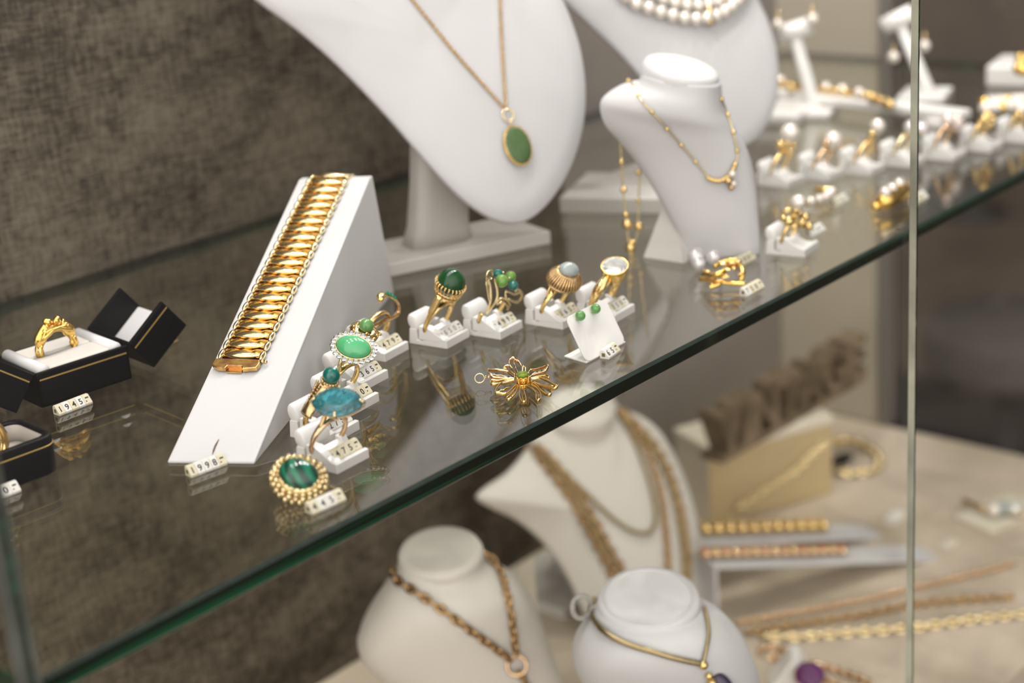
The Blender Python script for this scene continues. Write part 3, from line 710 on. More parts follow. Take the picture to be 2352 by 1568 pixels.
# malachite ring lying on the shelf
p = S(690, 1147); hc = hz(686, 1088, ZS+0.0105)
t = thing('ring', 'gold granulated ring with banded malachite cabochon lying on its side at shelf edge', 'ring', (p.x, p.y, ZS))
toL = Matrix.Translation((-p.x, -p.y, -ZS)); hl = toL @ hc
zax = (TOCAM*0.74 + UP*0.62 + right*0.12).normalized(); Fh = frame(hl, zax, right*0.9 + down*0.42)
g = G(); dome(g, 0.0084, 0.0067, 0.0048, Fh, 36, 11, 0, 0.3); part('stone', g, malachite, t)
g = G(); rn = random.Random(5)
for row, (rx, ry, z, n, r) in enumerate(((0.0089, 0.0072, 0.0004, 22, 0.0007), (0.0103, 0.0086, -0.0014, 22, 0.0013), (0.0116, 0.0099, -0.0032, 24, 0.0013), (0.0118, 0.0101, -0.0054, 24, 0.0013), (0.0106, 0.0090, -0.0070, 22, 0.0012))):
    for k in range(n):
        a = 2*PI*(k+0.5*(row % 2))/n; sphere(g, Fh @ Vector(((rx+rn.uniform(-.0003, .0003))*math.cos(a), (ry+rn.uniform(-.0003, .0003))*math.sin(a), z+rn.uniform(-.0004, .0004))), r*rn.uniform(0.8, 1.15), None, 8, 6)
lathe(g, [(0.0070, -0.0072), (0.0096, -0.0058), (0.0106, -0.0035), (0.0094, -0.0010), (0.0080, -0.0004)], 30, Fh, 0, 1, 0.84); part('granulated_mount', g, gold_pale, t)
Rr = 0.0088; Fb = Fh @ TR(0, 0, -0.0068-2*Rr) 
g = G(); band(g, Rr, 0.0028, 0.0008, Fb); 
zmin = min(v.z for v in g.v)
if zmin < 0.0006:
    # turn the shank about the mount so that it rests on the glass
    for k in range(1, 60):
        g2 = G(); Fb = Fh @ TR(0, 0, -0.0062) @ RX(math.radians(-k*1.5)) @ TR(0, 0, -2*Rr+0.0004); band(g2, Rr, 0.0028, 0.0008, Fb)
        if min(v.z for v in g2.v) > 0.0003: g = g2; break
part('band', g, gold, t)

# ------------------------------------------------------------------ flower pendant
pc = S(1200, 905); t = thing('flower_pendant', 'gold openwork flower pendant with a lime green stone lying on the glass', 'pendant', (pc.x, pc.y, ZS))
def fp(cx_, cy_, dz):
    q = hz(1080+cx_/9.8, 800+cy_/9.8, ZS+dz); return q - Vector((pc.x, pc.y, ZS))
Cc = (1190, 790)
petals = [([(1060, 610), (960, 480), (885, 390), (885, 300), (955, 220), (1010, 260), (1090, 310), (1160, 430), (1175, 530), (1150, 640)], .0075),
 ([(1010, 650), (850, 540), (640, 497), (470, 490), (400, 495), (420, 570), (470, 625), (560, 668), (820, 680), (1010, 700)], .0062),
 ([(1000, 720), (800, 710), (620, 740), (480, 725), (465, 790), (560, 815), (760, 790), (1000, 740)], .0035),
 ([(1010, 740), (830, 745), (690, 800), (600, 890), (565, 985), (640, 1010), (800, 1030), (920, 940), (1060, 800)], .0040),
 ([(1080, 840), (1030, 1000), (960, 1100), (880, 1150), (815, 1130), (900, 1060), (1010, 930), (1060, 820)], .0022),
 ([(1130, 850), (1105, 1000), (1120, 1120), (1180, 1205), (1255, 1190), (1250, 1110), (1215, 980), (1200, 850)], .0022),
 ([(1260, 840), (1400, 920), (1480, 1020), (1480, 1140), (1530, 1175), (1590, 1130), (1580, 1020), (1500, 900), (1360, 800)], .0028),
 ([(1350, 770), (1480, 830), (1600, 960), (1720, 1040), (1810, 1040), (1820, 980), (1700, 890), (1400, 760)], .0030),
 ([(1370, 740), (1500, 690), (1650, 690), (1800, 760), (1900, 830), (1975, 825), (1950, 880), (1850, 905), (1650, 860), (1400, 770)], .0048),
 ([(1360, 690), (1500, 650), (1650, 620), (1740, 610), (1770, 665), (1640, 655), (1480, 680), (1380, 710)], .0040),
 ([(1290, 620), (1350, 500), (1480, 470), (1600, 440), (1735, 375), (1755, 420), (1690, 510), (1560, 560), (1430, 600), (1330, 670)], .0068),
 ([(1000, 600), (900, 520), (820, 470), (750, 465), (780, 420), (860, 400), (930, 440)], .0040),
 ([(1180, 540), (1185, 430), (1225, 420), (1245, 500), (1230, 570)], .0045)]
for pts, tip in petals:
    far = max(math.hypot(x-Cc[0], (y-Cc[1])*1.6) for x, y in pts); g = G()
    P = [fp(x, y, 0.0034+(tip-0.0022)*(min(1, math.hypot(x-Cc[0], (y-Cc[1])*1.6)/far))**2) for x, y in pts]
    P = smoothpts(P, 5)
    tube(g, P, 0.00085, False, 6, fl=0.30, up=(0, 0, 1))
    mid = [Vector(P[k]).lerp(Vector(P[-1-k]), 0.5) for k in range(4, len(P)//2-2, 2)]
    if len(mid) > 3 and far > 350:
        zig = [m_ + Vector((0.0005*(-1)**k, 0.0005*(-1)**k, -0.0006)) for k, m_ in enumerate(mid)]; tube(g, zig, 0.0005, False, 6, fl=0.4, up=(0, 0, 1))
    part('petal', g, gold_rose if tip > .005 else gold, t)
g = G(); c0 = fp(1195, 790, 0.003)
torus(g, 0.0030, 0.0005, Matrix.Translation(c0), 28, 8)
for k in range(8):
    a = 2*PI*k/8; tube(g, smoothpts([c0 + Vector((0.0029*math.cos(a-0.3), 0.0029*math.sin(a-0.3), 0.004)), c0 + Vector((0.0030*math.cos(a), 0.0030*math.sin(a), 0.0)), c0 + Vector((0.0029*math.cos(a+0.3), 0.0029*math.sin(a+0.3), 0.004))], 5), 0.00035, False, 6)
lathe(g, [(0.0012, 0.0), (0.0026, 0.0006), (0.0027, 0.0038), (0.0022, 0.0036)], 20, Matrix.Translation(c0))
sphere(g, c0 - Vector((0, 0, 0.0015)), (0.0018, 0.0018, 0.0015), None, 14, 8); part('setting', g, gold_satin, t)
g = G(); gem(g, 0.0031, 0.0031, 0.0034, 0.55, 12, 0.6, Matrix.Translation(c0 + Vector((0, 0, 0.0046))), 0); part('stone', g, peridot, t)
g = G(); jc = fp(212, 670, 0.0040); torus(g, 0.0023, 0.0003, frame(jc, TOCAM*0.8+UP*0.3), 24, 8); torus(g, 0.0009, 0.00025, frame(fp(350, 650, .004), right), 14, 6); sphere(g, fp(420, 640, .004), 0.0009, None, 10, 6); part('bail_ring', g, gold_pale, t)

# ------------------------------------------------------------------ earring card and studs
e0, e1 = S(1347, 836), S(1437, 788); ed = (e1-e0).normalized(); en = Vector((-ed.y, ed.x, 0)); W = (e1-e0).length
Mc = Matrix((ed, en, UP)).transposed().to_4x4(); Mc.translation = e0
lean = math.radians(33); fn = Vector((0, -math.cos(lean), math.sin(lean)))
wn_ = (Mc.to_3x3() @ fn)
tl = Mc.inverted() @ hp(1299, 734, e0, wn_); tr = Mc.inverted() @ hp(1382, 690, e0, wn_)
t = thing('earring_card', 'folded white card displaying two green bead ear studs', 'earring card', mat=Mc)
hgt = (tl.yz.length + tr.yz.length)/2; wl_ = (tr.x-tl.x)
g = G(); sh = (tl.x)/hgt
out = rrect(W, hgt, 0.0035); Fc = TR(W/2, 0, 0.0006) @ RX(PI/2-lean) @ TR(0, hgt/2, 0)
def sheer(p): return (p[0] + (p[1]+hgt/2)*sh, p[1])
prism(g, [sheer(p) for p in out], -0.0004, 0.0004, 0.00025, Fc, 0, 'z'); part('front_panel', g, white_plastic, t)
fb = Mc.inverted() @ S(1296, 821); g = G(); prism(g, [(0, 0.0), (W, 0.0), (W+fb.x, fb.y), (fb.x, fb.y)], 0.0002, 0.0010, 0.0002, None, 0, 'z'); part('foot', g, white_plastic, t)
for nm, px, py in (('left', 1333, 725), ('right', 1368, 709)):
    r_ = 0.0026; q = hp(px, py, e0 + wn_*(r_+0.001), wn_)
    tt = thing('ear_stud', f'{nm} green bead ear stud on the white folded card', 'ear stud', (q.x, q.y, q.z), group='green bead ear studs')
    g = G(); sphere(g, (0, 0, 0), r_, None, 24, 16); part('bead', g, apple, tt)
    g = G(); b = -wn_; tube(g, [b*(r_*0.9), b*(r_+0.0012)], 0.0010, False, 10); part('post', g, gold, tt)

# ------------------------------------------------------------------ bracelet ramp and bracelet
N0, N1 = S(385, 1064), S(585, 1066); wd = (N1-N0).normalized(); ld = Vector((-wd.y, wd.x, 0)); RW = (N1-N0).length
Mr = Matrix((wd, ld, UP)).transposed().to_4x4(); Mr.translation = N0; Mi = Mr.inverted()
FB = Mi @ S(880, 672); TP = Mi @ hp(852, 402, N1, wd)
Lt, ht, L2 = TP.y, TP.z, FB.y
t = thing('bracelet_ramp', 'white sloping bracelet ramp holding the wide gold bracelet', 'bracelet stand', mat=Mr)
g = G(); prism(g, [(0, 0), (0, 0.0012), (Lt-0.003, ht-0.0008), (Lt+0.003, ht-0.0010), (L2, 0.0)], 0, RW, 0.0009, None, 0, 'x', 3); part('ramp_body', g, ramp_white, t)
sl = Vector((0, Lt, ht-0.0012)); slope_n = (Mr.to_3x3() @ Vector((0, -sl.z, sl.y))).normalized(); slope_p = Mr @ Vector((0, 0, 0.0012))
def onslope(px, py, off=0): return Mi @ hp(px, py, slope_p + slope_n*off, slope_n)
cr_ = [onslope(px, py, 0.0003) for px, py in ((488, 1043), (494, 1025), (503, 1008))]
g = G(); tube(g, smoothpts(cr_, 4), [0.0001, 0.0002, 0.0004, 0.0004, 0.0004, 0.0004, 0.0003, 0.0002, 0.0001], False, 6); part('split_seam', g, wood, t)
b0, b1 = onslope(558, 824), onslope(760, 410)
sang = math.atan2(sl.z, sl.y); slen = (b1-b0).length; NL = 21
bt = thing('bracelet', 'wide gold bracelet of boat-shaped links laid over the white ramp', 'bracelet', mat=Mr)
hw = 0.0118
pitch = slen/NL; print('pitch', pitch)
def link_g():
    g = G()
    rings = []                                       # the polished boat-shaped ridge
    for k in range(13):
        u = -1+2*k/12; s = max(0.06, (1-abs(u)**2.2)); c = Vector((u*0.0098, -0.0006, 0.0024))
        rings.append([c + Vector((0, 0.30*pitch*s*math.cos(a), 0.0020*s*max(-0.4, math.sin(a)))) for a in [2*PI*j/12 for j in range(12)]])
    loft(g, rings, None, 0)
    for sx in (-1, 1):                               # rounded end caps
        rings = []
        for k in range(7):
            v = -1+2*k/6; s = (1-abs(v)**2.6)**0.5 if abs(v) < 1 else 0.1; s = max(s, 0.25)
            rings.append([Vector((sx*0.0104 + 0.0014*s*math.cos(a), v*0.46*pitch + 0.0002, 0.0017 + 0.0017*s*math.sin(a))) for a in [2*PI*j/10 for j in range(10)]])
        loft(g, rings, None, 0)
    return g
def tray_g(pitch):
    g = G(); vs = []; n = 17
    for j in range(4):
        for k in range(n):
            u = -1+2*k/(n-1); y = -pitch*0.2 + j*pitch*0.30; z = 0.0020 + 0.0007*math.sin(j*1.2) + 0.0004*math.cos(u*PI*3)*math.sin(PI*j/3)
            vs.append((u*0.0094, y + 0.0003*math.cos(u*PI*3), z))
    g.add(vs, grid_faces(n, 4, False), None, 0)
    vs2 = [(x, y, 0.0002) for x, y, z in vs]; g.add(vs2, grid_faces(n, 4, False), None, 0)
    for k in range(14): sphere(g, (-0.0090+0.018*k/13, pitch*0.40, 0.0017+0.0003*math.cos((-1+2*k/13)*PI*3)), (0.0007, 0.0005, 0.0005), None, 6, 5)
    return g
pitch = slen/NL
lk = link_g(); tg = tray_g(pitch); l0 = None
for i in range(NL+3):
    if i <= NL-1:
        f = i/NL; p = b0.lerp(b1, f); A = TR(*p) @ RX(sang)
    else:
        k = i-NL+1; bend = -0.42*k; A = TR(*(b0.lerp(b1, (NL-1)/NL))) @ RX(sang)
        for q in range(k): A = A @ TR(0, pitch*0.55, 0) @ RX(-0.42) @ TR(0, pitch*0.5, 0)
    A = A @ TR(0, 0, 0.0004) @ RZ(-0.07)
    if l0 is None:
        l0 = part('link', lk, gold_pale, bt); l1 = part('link_tray', tg, gold_amber, l0); l0.matrix_local = A
    else:
        a = l0.copy(); C.objects.link(a); a.parent = bt; a.matrix_local = A
        b = l1.copy(); C.objects.link(b); b.parent = a
Fc = TR(*onslope(545, 845)) @ RX(sang) @ RZ(-0.05)
g = G(); prism(g, [(-0.0118, -0.0012), (-0.0112, 0.0030), (0.0108, 0.0030), (0.0118, 0.0006), (0.0112, -0.0030), (0.0045, -0.0040), (0.0038, -0.0020), (-0.0034, -0.0020), (-0.0040, -0.0040), (-0.0085, -0.0036)], 0.0008, 0.0032, 0.0004, Fc, 0, 'z'); part('clasp', g, clasp_gold, bt)
g = G(); prism(g, [(-0.0036, -0.0046), (0.0040, -0.0046), (0.0036, -0.0018), (-0.0032, -0.0018)], 0.0004, 0.0012, 0.0002, Fc, 0, 'z'); part('clasp_tongue', g, gold_old, bt)
g = G(); tube(g, [Fc @ Vector((0.0105, 0.0035, 0.002)), Fc @ Vector((0.0130, 0.0025, 0.0022))], 0.0008, False, 8); sphere(g, Fc @ Vector((0.0140, 0.0024, 0.0022)), 0.0010, None, 10, 7); part('safety_catch', g, gold_old, bt)

# ------------------------------------------------------------------ open black ring box with two doors
B0 = S(97, 938); yawb = math.radians(-6); Mb = at(B0, yawb); BL = 0.0508; BD = 0.043; BH = 0.0180
t = thing('ring_box', 'open black leatherette ring box with two outward doors and white lining', 'ring box', mat=Mb)
def wall_box(g, x0, x1, y0, y1, z0, z1, bev=0.0008, M_=None): rbox(g, (x0, y0, z0), (x1, y1, z1), bev, M_)
g = G(); tk = 0.0022
wall_box(g, 0, BL, 0, BD, 0, 0.002); wall_box(g, 0, BL, 0, tk, 0, BH); wall_box(g, 0, BL, BD-tk, BD, 0, BH); wall_box(g, 0, tk, 0, BD, 0, BH-0.001); wall_box(g, BL-tk, BL, 0, BD, 0, BH-0.001); part('case', g, black_leather, t)
g = G(); rbox(g, (0.0012, -0.00008, BH-0.0042), (BL-0.0012, 0.0001, BH-0.0034)); part('gold_line', g, gold_line, t)
g = G()
for y0, y1 in ((tk+0.0002, BD/2-0.0006), (BD/2+0.0006, BD-tk-0.0002)): rbox(g, (tk+0.0060, y0, 0.004), (BL-tk-0.0060, y1, BH+0.0006), 0.0022, None, 0, 4, True)
part('cushion', g, white_velvet, t)
for x in (tk+0.0032, BL-tk-0.0032):
    g = G(); tube(g, [(x, tk+0.0004, BH-0.0006), (x, BD-tk-0.0004, BH-0.0006)], 0.0032, False, 16); part('end_roll', g, white_satin, t)
def door(sgn):
    th = math.radians(37); hx_ = BL if sgn > 0 else 0.0
    u = Vector((sgn*math.cos(th), 0, math.sin(th))); v = Vector((sgn*math.sin(th), 0, -math.cos(th))); w = Vector((0, 1, 0))
    Md = Matrix((u, w, v)).transposed().to_4x4(); Md.translation = Vector((hx_ + sgn*0.0006, 0, BH-0.0002))
    Lh, Hh = 0.0285, 0.0205; g = G()
    rbox(g, (0.0004, 0, Hh-0.002), (Lh, BD, Hh), 0.0007, Md); rbox(g, (0.0004, 0, 0), (Lh, tk, Hh), 0.0009, Md); rbox(g, (0.0004, BD-tk, 0), (Lh, BD, Hh), 0.0009, Md); rbox(g, (0.0004, 0, 0.0005), (tk, BD, Hh), 0.0007, Md)
    d = part('door', g, black_leather, t)
    g = G(); rbox(g, (0.0012, -0.00008, 0.0038), (Lh-0.0006, 0.0001, 0.0046), 0, Md); part('gold_line', g, gold_line, d)
    g = G(); rbox(g, (0.0030, tk+0.0002, Hh-0.0056), (Lh-0.001, BD-tk-0.0002, Hh-0.0022), 0.001, Md, 0, 3, True); part('lining', g, white_satin, d)
    return Md
door(1); door(-1)
g = G(); Fk = TR(BL+0.041, BD*0.72, 0.0008) @ RZ(0.2); rbox(g, (-0.004, -0.003, 0.0), (0.005, 0.003, 0.0030), 0.001, Fk)
cl = build('metal_clip', g, gold_rose); cl.matrix_world = Mb; tagp(cl, 'small dull metal clip lying behind the right door of the black ring box', 'clip')

# figural ring in the box
Mx = Mb @ TR(BL*0.46, BD/2, BH-0.0066) @ RZ(math.radians(3)); t = thing('ring', 'satin gold ring sculpted as an embracing couple standing in the black ring box', 'ring', mat=Mx)
I = lambda px, py, y=0: inpl(Mx, px, py, y)
RB = 0.0095
g = G(); band(g, RB, 0.0044, 0.0009, a0=-2.0, a1=2.0, wf=lambda a: 0.8+0.25*abs(math.sin(a))); part('band', g, gold_satin, t)
def pt(a, r=RB, y=0): return Vector((r*math.sin(a), y, RB - r*math.cos(a)))
g = G()
tube(g, smoothpts([pt(a_, RB+0.0004) for a_ in (2.2, 2.5, 2.8, PI, 2*PI-2.8, 2*PI-2.5, 2*PI-2.2)], 4), 0.0017, False, 10, fl=1.3, up=(0, 1, 0.001))
for s in (-1, 1):
    body = [pt(s*1.30), pt(s*1.60, RB+0.0004), pt(s*1.95, RB+0.0003), pt(s*2.25, RB+0.0008), pt(s*2.55, RB+0.0016), pt(s*2.78, RB+0.0018)]
    P = smoothpts(body, 5); tube(g, P, [0.0012+0.0012*math.sin(PI*0.55*k/(len(P)-1))+0.0003*math.sin(k*0.55) for k in range(len(P))], False, 14, fl=1.35, up=(0, 1, 0.001))
    hd_ = pt(PI - s*0.15, RB+0.0040, -s*0.0006); sphere(g, hd_, (0.0018, 0.0018, 0.0019), None, 16, 12); sphere(g, hd_ + Vector((s*0.0008, 0.0008, 0.0005)), (0.0017, 0.0019, 0.0017), None, 14, 10)
    sphere(g, hd_ + Vector((-s*0.0016, -0.0010, -0.0003)), (0.0007, 0.0006, 0.0008), None, 8, 6)
    tube(g, [hd_ - Vector((s*-0.0006, 0, 0.0010)), pt(s*2.80, RB+0.0022)], [0.0012, 0.0018], False, 10)
    sphere(g, pt(s*2.62, RB+0.0022, -0.0018), (0.0016, 0.0014, 0.0015), None, 12, 8); sphere(g, pt(s*2.62, RB+0.0022, 0.0018), (0.0016, 0.0014, 0.0015), None, 12, 8)
    arm = [pt(s*2.60, RB+0.0022, -0.0024), pt(s*2.30, RB+0.0014, -0.0032), pt(s*2.62, RB+0.0003, -0.0036), pt(s*3.0, RB+0.0006, -0.0034), pt(-s*2.75, RB+0.0014, -0.0030), pt(-s*2.40, RB+0.0020, -0.0020)]
    tube(g, smoothpts(arm, 5), [0.00095]*12+[0.00085]*14, False, 8)
    for yy in (-1, 1): tube(g, smoothpts([pt(s*1.85, RB+0.0004, yy*0.0012), pt(s*1.50, RB+0.0007, yy*0.0016), pt(s*1.15, RB+0.0004, yy*0.0010)], 5), [0.0013]*6+[0.0009]*5, False, 8)
part('figures', g, gold_satin, t)
g = G()
for k in range(9):
    y = -0.0026+0.0052*k/8; q = pt(-1.78, RB+0.0016, y); q = q - Vector((0, 0, 0.0016*(abs(y)/0.0026)**2)); sphere(g, q, 0.00048, None, 8, 6)
part('diamond_row', g, diamond, t)

# rounded black box at the left edge
Q = S(146, 1078); Mq = at(Q, math.radians(-4)); BL2, BD2, BH2 = 0.050, 0.034, 0.0175
t = thing('jewel_box', 'rounded black box with gold line and white lining cut by the left edge', 'jewel box', mat=Mq)
out = rrect(BL2, BD2, 0.007, 6); inn = rrect(BL2-0.0064, BD2-0.0064, 0.005, 6); Fq = TR(-BL2/2, BD2/2, 0)
def ringat(pl, z, s=1.0): return [(x*s, y*s, z) for x, y in pl]
g = G(); loft(g, [ringat(out, 0.0, 0.975), ringat(out, 0.0008, 0.99), ringat(out, BH2-0.0009, 1.0), ringat(out, BH2, 0.985), ringat(inn, BH2, 1.0), ringat(inn, BH2-0.0010, 0.985), ringat(inn, 0.0060, 0.98)], Fq, 0, True, False); part('case', g, black_leather, t)
g = G(); tube(g, [(x*1.0012, y*1.0012, BH2-0.0042) for x, y in out], 0.00032, True, 6, Fq); part('gold_line', g, gold_line, t)
g = G(); loft(g, [ringat(inn, BH2-0.0012, 0.984), ringat(inn, 0.0062, 0.975), ringat(inn, 0.0060, 0.955), ringat(inn, BH2-0.0012, 0.962)], Fq, 0, False, False); loft(g, [ringat(inn, 0.0058, 0.96), ringat(inn, 0.0088, 0.955)], Fq); part('lining', g, white_velvet, t)
Mx = Mq @ TR(-0.0270, BD2*0.42, 0.0075) @ RZ(0.3); t = thing('ring', 'thick polished gold ring in the rounded black box at the left edge', 'ring', mat=Mx)
g = G(); band(g, 0.0100, 0.0075, 0.0018); part('band', g, gold, t)
g = G()
for k in range(5): 
    a = PI-0.5+0.25*k; p = Vector((0.0112*math.sin(a), 0, 0.0100-0.0112*math.cos(a))); sphere(g, p, (0.0016, 0.0040, 0.0016), RZ(0) , 12, 8)
part('ribbed_crest', g, gold_satin, t)

# ------------------------------------------------------------------ display busts
class Shield:
    def __init__(s, p0, yaw, lean, outline, bulge=0.012, thick=0.004):
        yw = math.radians(yaw); le = math.radians(lean)
        s.W = Vector((math.cos(yw), math.sin(yw), 0)); nf = Vector((math.sin(yw), -math.cos(yw), 0))
        s.n = nf*math.cos(le) + UP*math.sin(le); s.U = UP*math.cos(le) - nf*math.sin(le); s.p0 = p0
        P = [hp(px, py, p0, s.n) for px, py in outline]
        s.pts = smoothpts(P, 5, True); c = sum(s.pts, Vector())/len(s.pts); s.c = c; s.bulge, s.thick = bulge, thick
    def mesh(s, rim_mi=1):
        g = G(); rings = []
        offs = lambda f: s.bulge*(1-f*f)
        bev = 0.0012
        inset = [p + (s.c-p).normalized()*bev for p in s.pts]
        rings.append([p - s.n*s.thick for p in inset]); rings.append([p - s.n*(s.thick-bev) for p in s.pts]); rings.append([p - s.n*bev for p in s.pts]); 
        for k in range(11):
            f = 1-k/10.5; rings.append([s.c.lerp(p, f) + s.n*offs(f) for p in inset])
        loft(g, rings); return g
def local(g, o): 
    for i, v in enumerate(g.v): g.v[i] = v - o
    return g
p0 = hz(1177, 506, ZS+0.030)
o1 = [(250, -310), (355, -208), (450, -128), (540, -48), (600, 4), (680, 62), (755, 126), (830, 200), (900, 275), (960, 345), (1010, 402), (1060, 452), (1108, 488), (1150, 507), (1185, 511), (1222, 500), (1262, 465), (1300, 410), (1328, 345), (1344, 275), (1347, 200), (1337, 120), (1316, 50), (1290, -10), (1240, -90), (1180, -220), (1080, -420), (800, -470), (450, -430)]
sh1 = Shield(p0, -20, 27, o1, 0.012, 0.0045)
bo = S(1040, 590); t = thing('necklace_bust', 'large white shield-shaped necklace bust displaying the oval green pendant', 'display bust', tuple(bo), group='white display busts')
bust1 = part('panel', local(sh1.mesh(), bo), shield_white, t)
g = G(); nb = hp(1085, -190, p0, sh1.n); nr = [[nb + UP*z - bo + sh1.n*o_ + sh1.W*(r_*math.cos(2*PI*k/28)) + sh1.n*(r_*math.sin(2*PI*k/28)) for k in range(28)] for z, r_, o_ in ((-0.040, 0.020, -0.012), (-0.020, 0.040, -0.018), (0.000, 0.038, -0.010), (0.02, 0.033, -0.002), (0.045, 0.031, 0.006), (0.066, 0.030, 0.010), (0.070, 0.027, 0.011))]
loft(g, nr); part('neck', g, shield_white, t)
M1 = Matrix.Translation((0, 0, 0)) @ RZ(math.radians(-22))
g = G(); prism(g, [(-0.062, -0.014), (0.060, -0.016), (0.056, 0.036), (-0.056, 0.036)], 0.0002, 0.0085, 0.001, M1, 0, 'z'); part('base', g, grey_plinth, t)
g = G(); top = sh1.c + sh1.U*-0.035 - sh1.n*0.010 - bo
rr = []
for f, (w_, d_) in ((0.0, (0.021, 0.012)), (0.15, (0.018, 0.011)), (0.5, (0.017, 0.010)), (1.0, (0.017, 0.010))):
    c = Vector((0, 0.012, 0.0085)).lerp(top, f); rr.append([c + sh1.W*(w_*a) + Vector((sh1.W.y*-1, sh1.W.x, 0))*(d_*b) for a, b in rrect(2, 2, 0.5, 4)])
loft(g, rr); part('stem', g, grey_plinth, t)

p2 = hz(1700, 333, ZS+0.030)
_a = hp(1310, 20, p0, sh1.n); _b = hp(1310, 20, p2, sh1.n); print('bust depths', (_a-CAM).length, (_b-CAM).length, p2)
o2 = [(1120, -190), (1200, -100), (1255, -45), (1300, 2), (1360, 58), (1410, 104), (1455, 152), (1505, 212), (1562, 272), (1622, 316), (1680, 336), (1725, 326), (1760, 292), (1783, 240), (1791, 178), (1785, 108), (1768, 50), (1745, 0), (1710, -80), (1650, -200), (1400, -260)]
sh2 = Shield(p2, -20, 30, o2, 0.012, 0.0045)
bo2 = S(1400, 491); t = thing('necklace_bust', 'white shield-shaped bust behind the small bust wearing a pearl collar', 'display bust', tuple(bo2), group='white display busts')
bust2 = part('panel', local(sh2.mesh(), bo2), shield_white, t)
dd = (S(1515, 493)-S(1285, 490)).normalized(); Mp = Matrix((dd, Vector((-dd.y, dd.x, 0)), UP)).transposed().to_4x4()
g = G(); Lp = (S(1515, 493)-S(1285, 490)).length; rbox(g, (-Lp/2, 0, 0.0001), (Lp/2+0.05, 0.070, 0.0105), 0.001, Mp); part('base', g, grey_plinth, t)
g = G(); b_ = sh2.c - sh2.U*0.045 - sh2.n*0.004 - bo2; a_ = Vector((b_.x + sh2.n.x*-0.03, b_.y + sh2.n.y*-0.03, 0.0002)); tube(g, [a_, a_.lerp(b_, 0.5), b_], [0.018, 0.014, 0.013], False, 16); rbox(g, (a_.x-0.04, a_.y-0.035, 0.0002), (a_.x+0.04, a_.y+0.035, 0.0100), 0.001); part('stem', g, grey_plinth, t)

def loft_bust(stations, bp, ratio, name, label, toward=None, nseg=28):
    h = Vector((CAM.x-bp.x, CAM.y-bp.y, 0)).normalized() if toward is None else toward
    rings = []
    for (L_, R_), rt in zip(stations, ratio):
        a = hp(*L_, bp, h); b = hp(*R_, bp, h); c = (a+b)/2; hv = (b-a)/2
        rings.append([c + hv*math.copysign(abs(math.cos(x))**0.9, math.cos(x)) + h*(hv.length*rt*math.copysign(abs(math.sin(x))**0.9, math.sin(x))) for x in [2*PI*k/nseg for k in range(nseg)]])
    return rings, h
def smooth_rings(rings, n=3):
    out = []
    cols = [smoothpts([r[k] for r in rings], n) for k in range(len(rings[0]))]
    return [[c[i] for c in cols] for i in range(len(cols[0]))]
def lerp_list(a, n): return [a[min(int(i*(len(a)-1)/(n-1)), len(a)-2)] + (a[min(int(i*(len(a)-1)/(n-1)), len(a)-2)+1]-a[min(int(i*(len(a)-1)/(n-1)), len(a)-2)])*((i*(len(a)-1)/(n-1)) - min(int(i*(len(a)-1)/(n-1)), len(a)-2)) for i in range(n)]
def disc_g(c, rx, tiltF, thick):
    g = G(); lathe(g, [(rx*0.94, -thick*1.6), (rx*0.99, -thick*1.5), (rx*0.985, -thick*0.9), (rx*0.965, -thick*0.75), (rx, -thick*0.5), (rx*1.0, -thick*0.1), (rx*0.95, thick*0.18), (rx*0.80, thick*0.22), (0.0004, thick*0.26)], 48, tiltF); return g
# small bust with neck disc
bp = S(1655, 588); bp.z = ZS
stS = [((1474, 165), (1657, 188)), ((1466, 186), (1659, 215)), ((1428, 196), (1665, 246)), ((1388, 220), (1681, 276)), ((1378, 246), (1695, 301)), ((1389, 286), (1709, 327)), ((1426, 329), (1723, 362)), ((1466, 379), (1733, 406)), ((1502, 436), (1739, 456)), ((1534, 495), (1743, 510)), ((1559, 545), (1745, 550)), ((1574, 594), (1745, 585))]
rg, hS = loft_bust(stS, bp, lerp_list([0.95, 0.92, 0.74, 0.54, 0.44, 0.38, 0.34, 0.32, 0.30, 0.30], 12), 'x', 'x')
t = thing('neck_bust', 'small white neck bust with round top wearing a fine gold bead necklace', 'display bust', tuple(bp), group='white display busts')
g = G(); loft(g, smooth_rings(rg)); zmin = min(v.z for v in g.v)
for v in g.v: v.z = max(v.z, ZS+0.0003)
bustS = part('torso', local(g, bp), white_leather, t)
dc = hp(1565, 160, bp, hS); rx = (hp(1655, 175, bp, hS)-hp(1476, 150, bp, hS)).length/2
tilt = frame(dc - bp, UP*0.90 + right*0.24 + TOCAM*0.16, right)
g = disc_g(None, rx, tilt, 0.010); part('neck_disc', g, white_leather, t)
g = G(); bk = S(1478, 592)-bp; bq = S(1570, 606)-bp
lo = [Vector((bk.x, bk.y, 0.0003)), Vector((bq.x, bq.y, 0.0003)), Vector((0.02, 0.012, 0.0003)), Vector((0.0, 0.045, 0.0003))]
tp = hp(1535, 440, bp - hS*0.012, hS) - bp
hi = [v.lerp(tp, 0.92) + Vector((0, 0, 0)) for v in lo]
loft(g, [lo, hi], smooth=False); part('back_stand', g, grey_plinth, t)

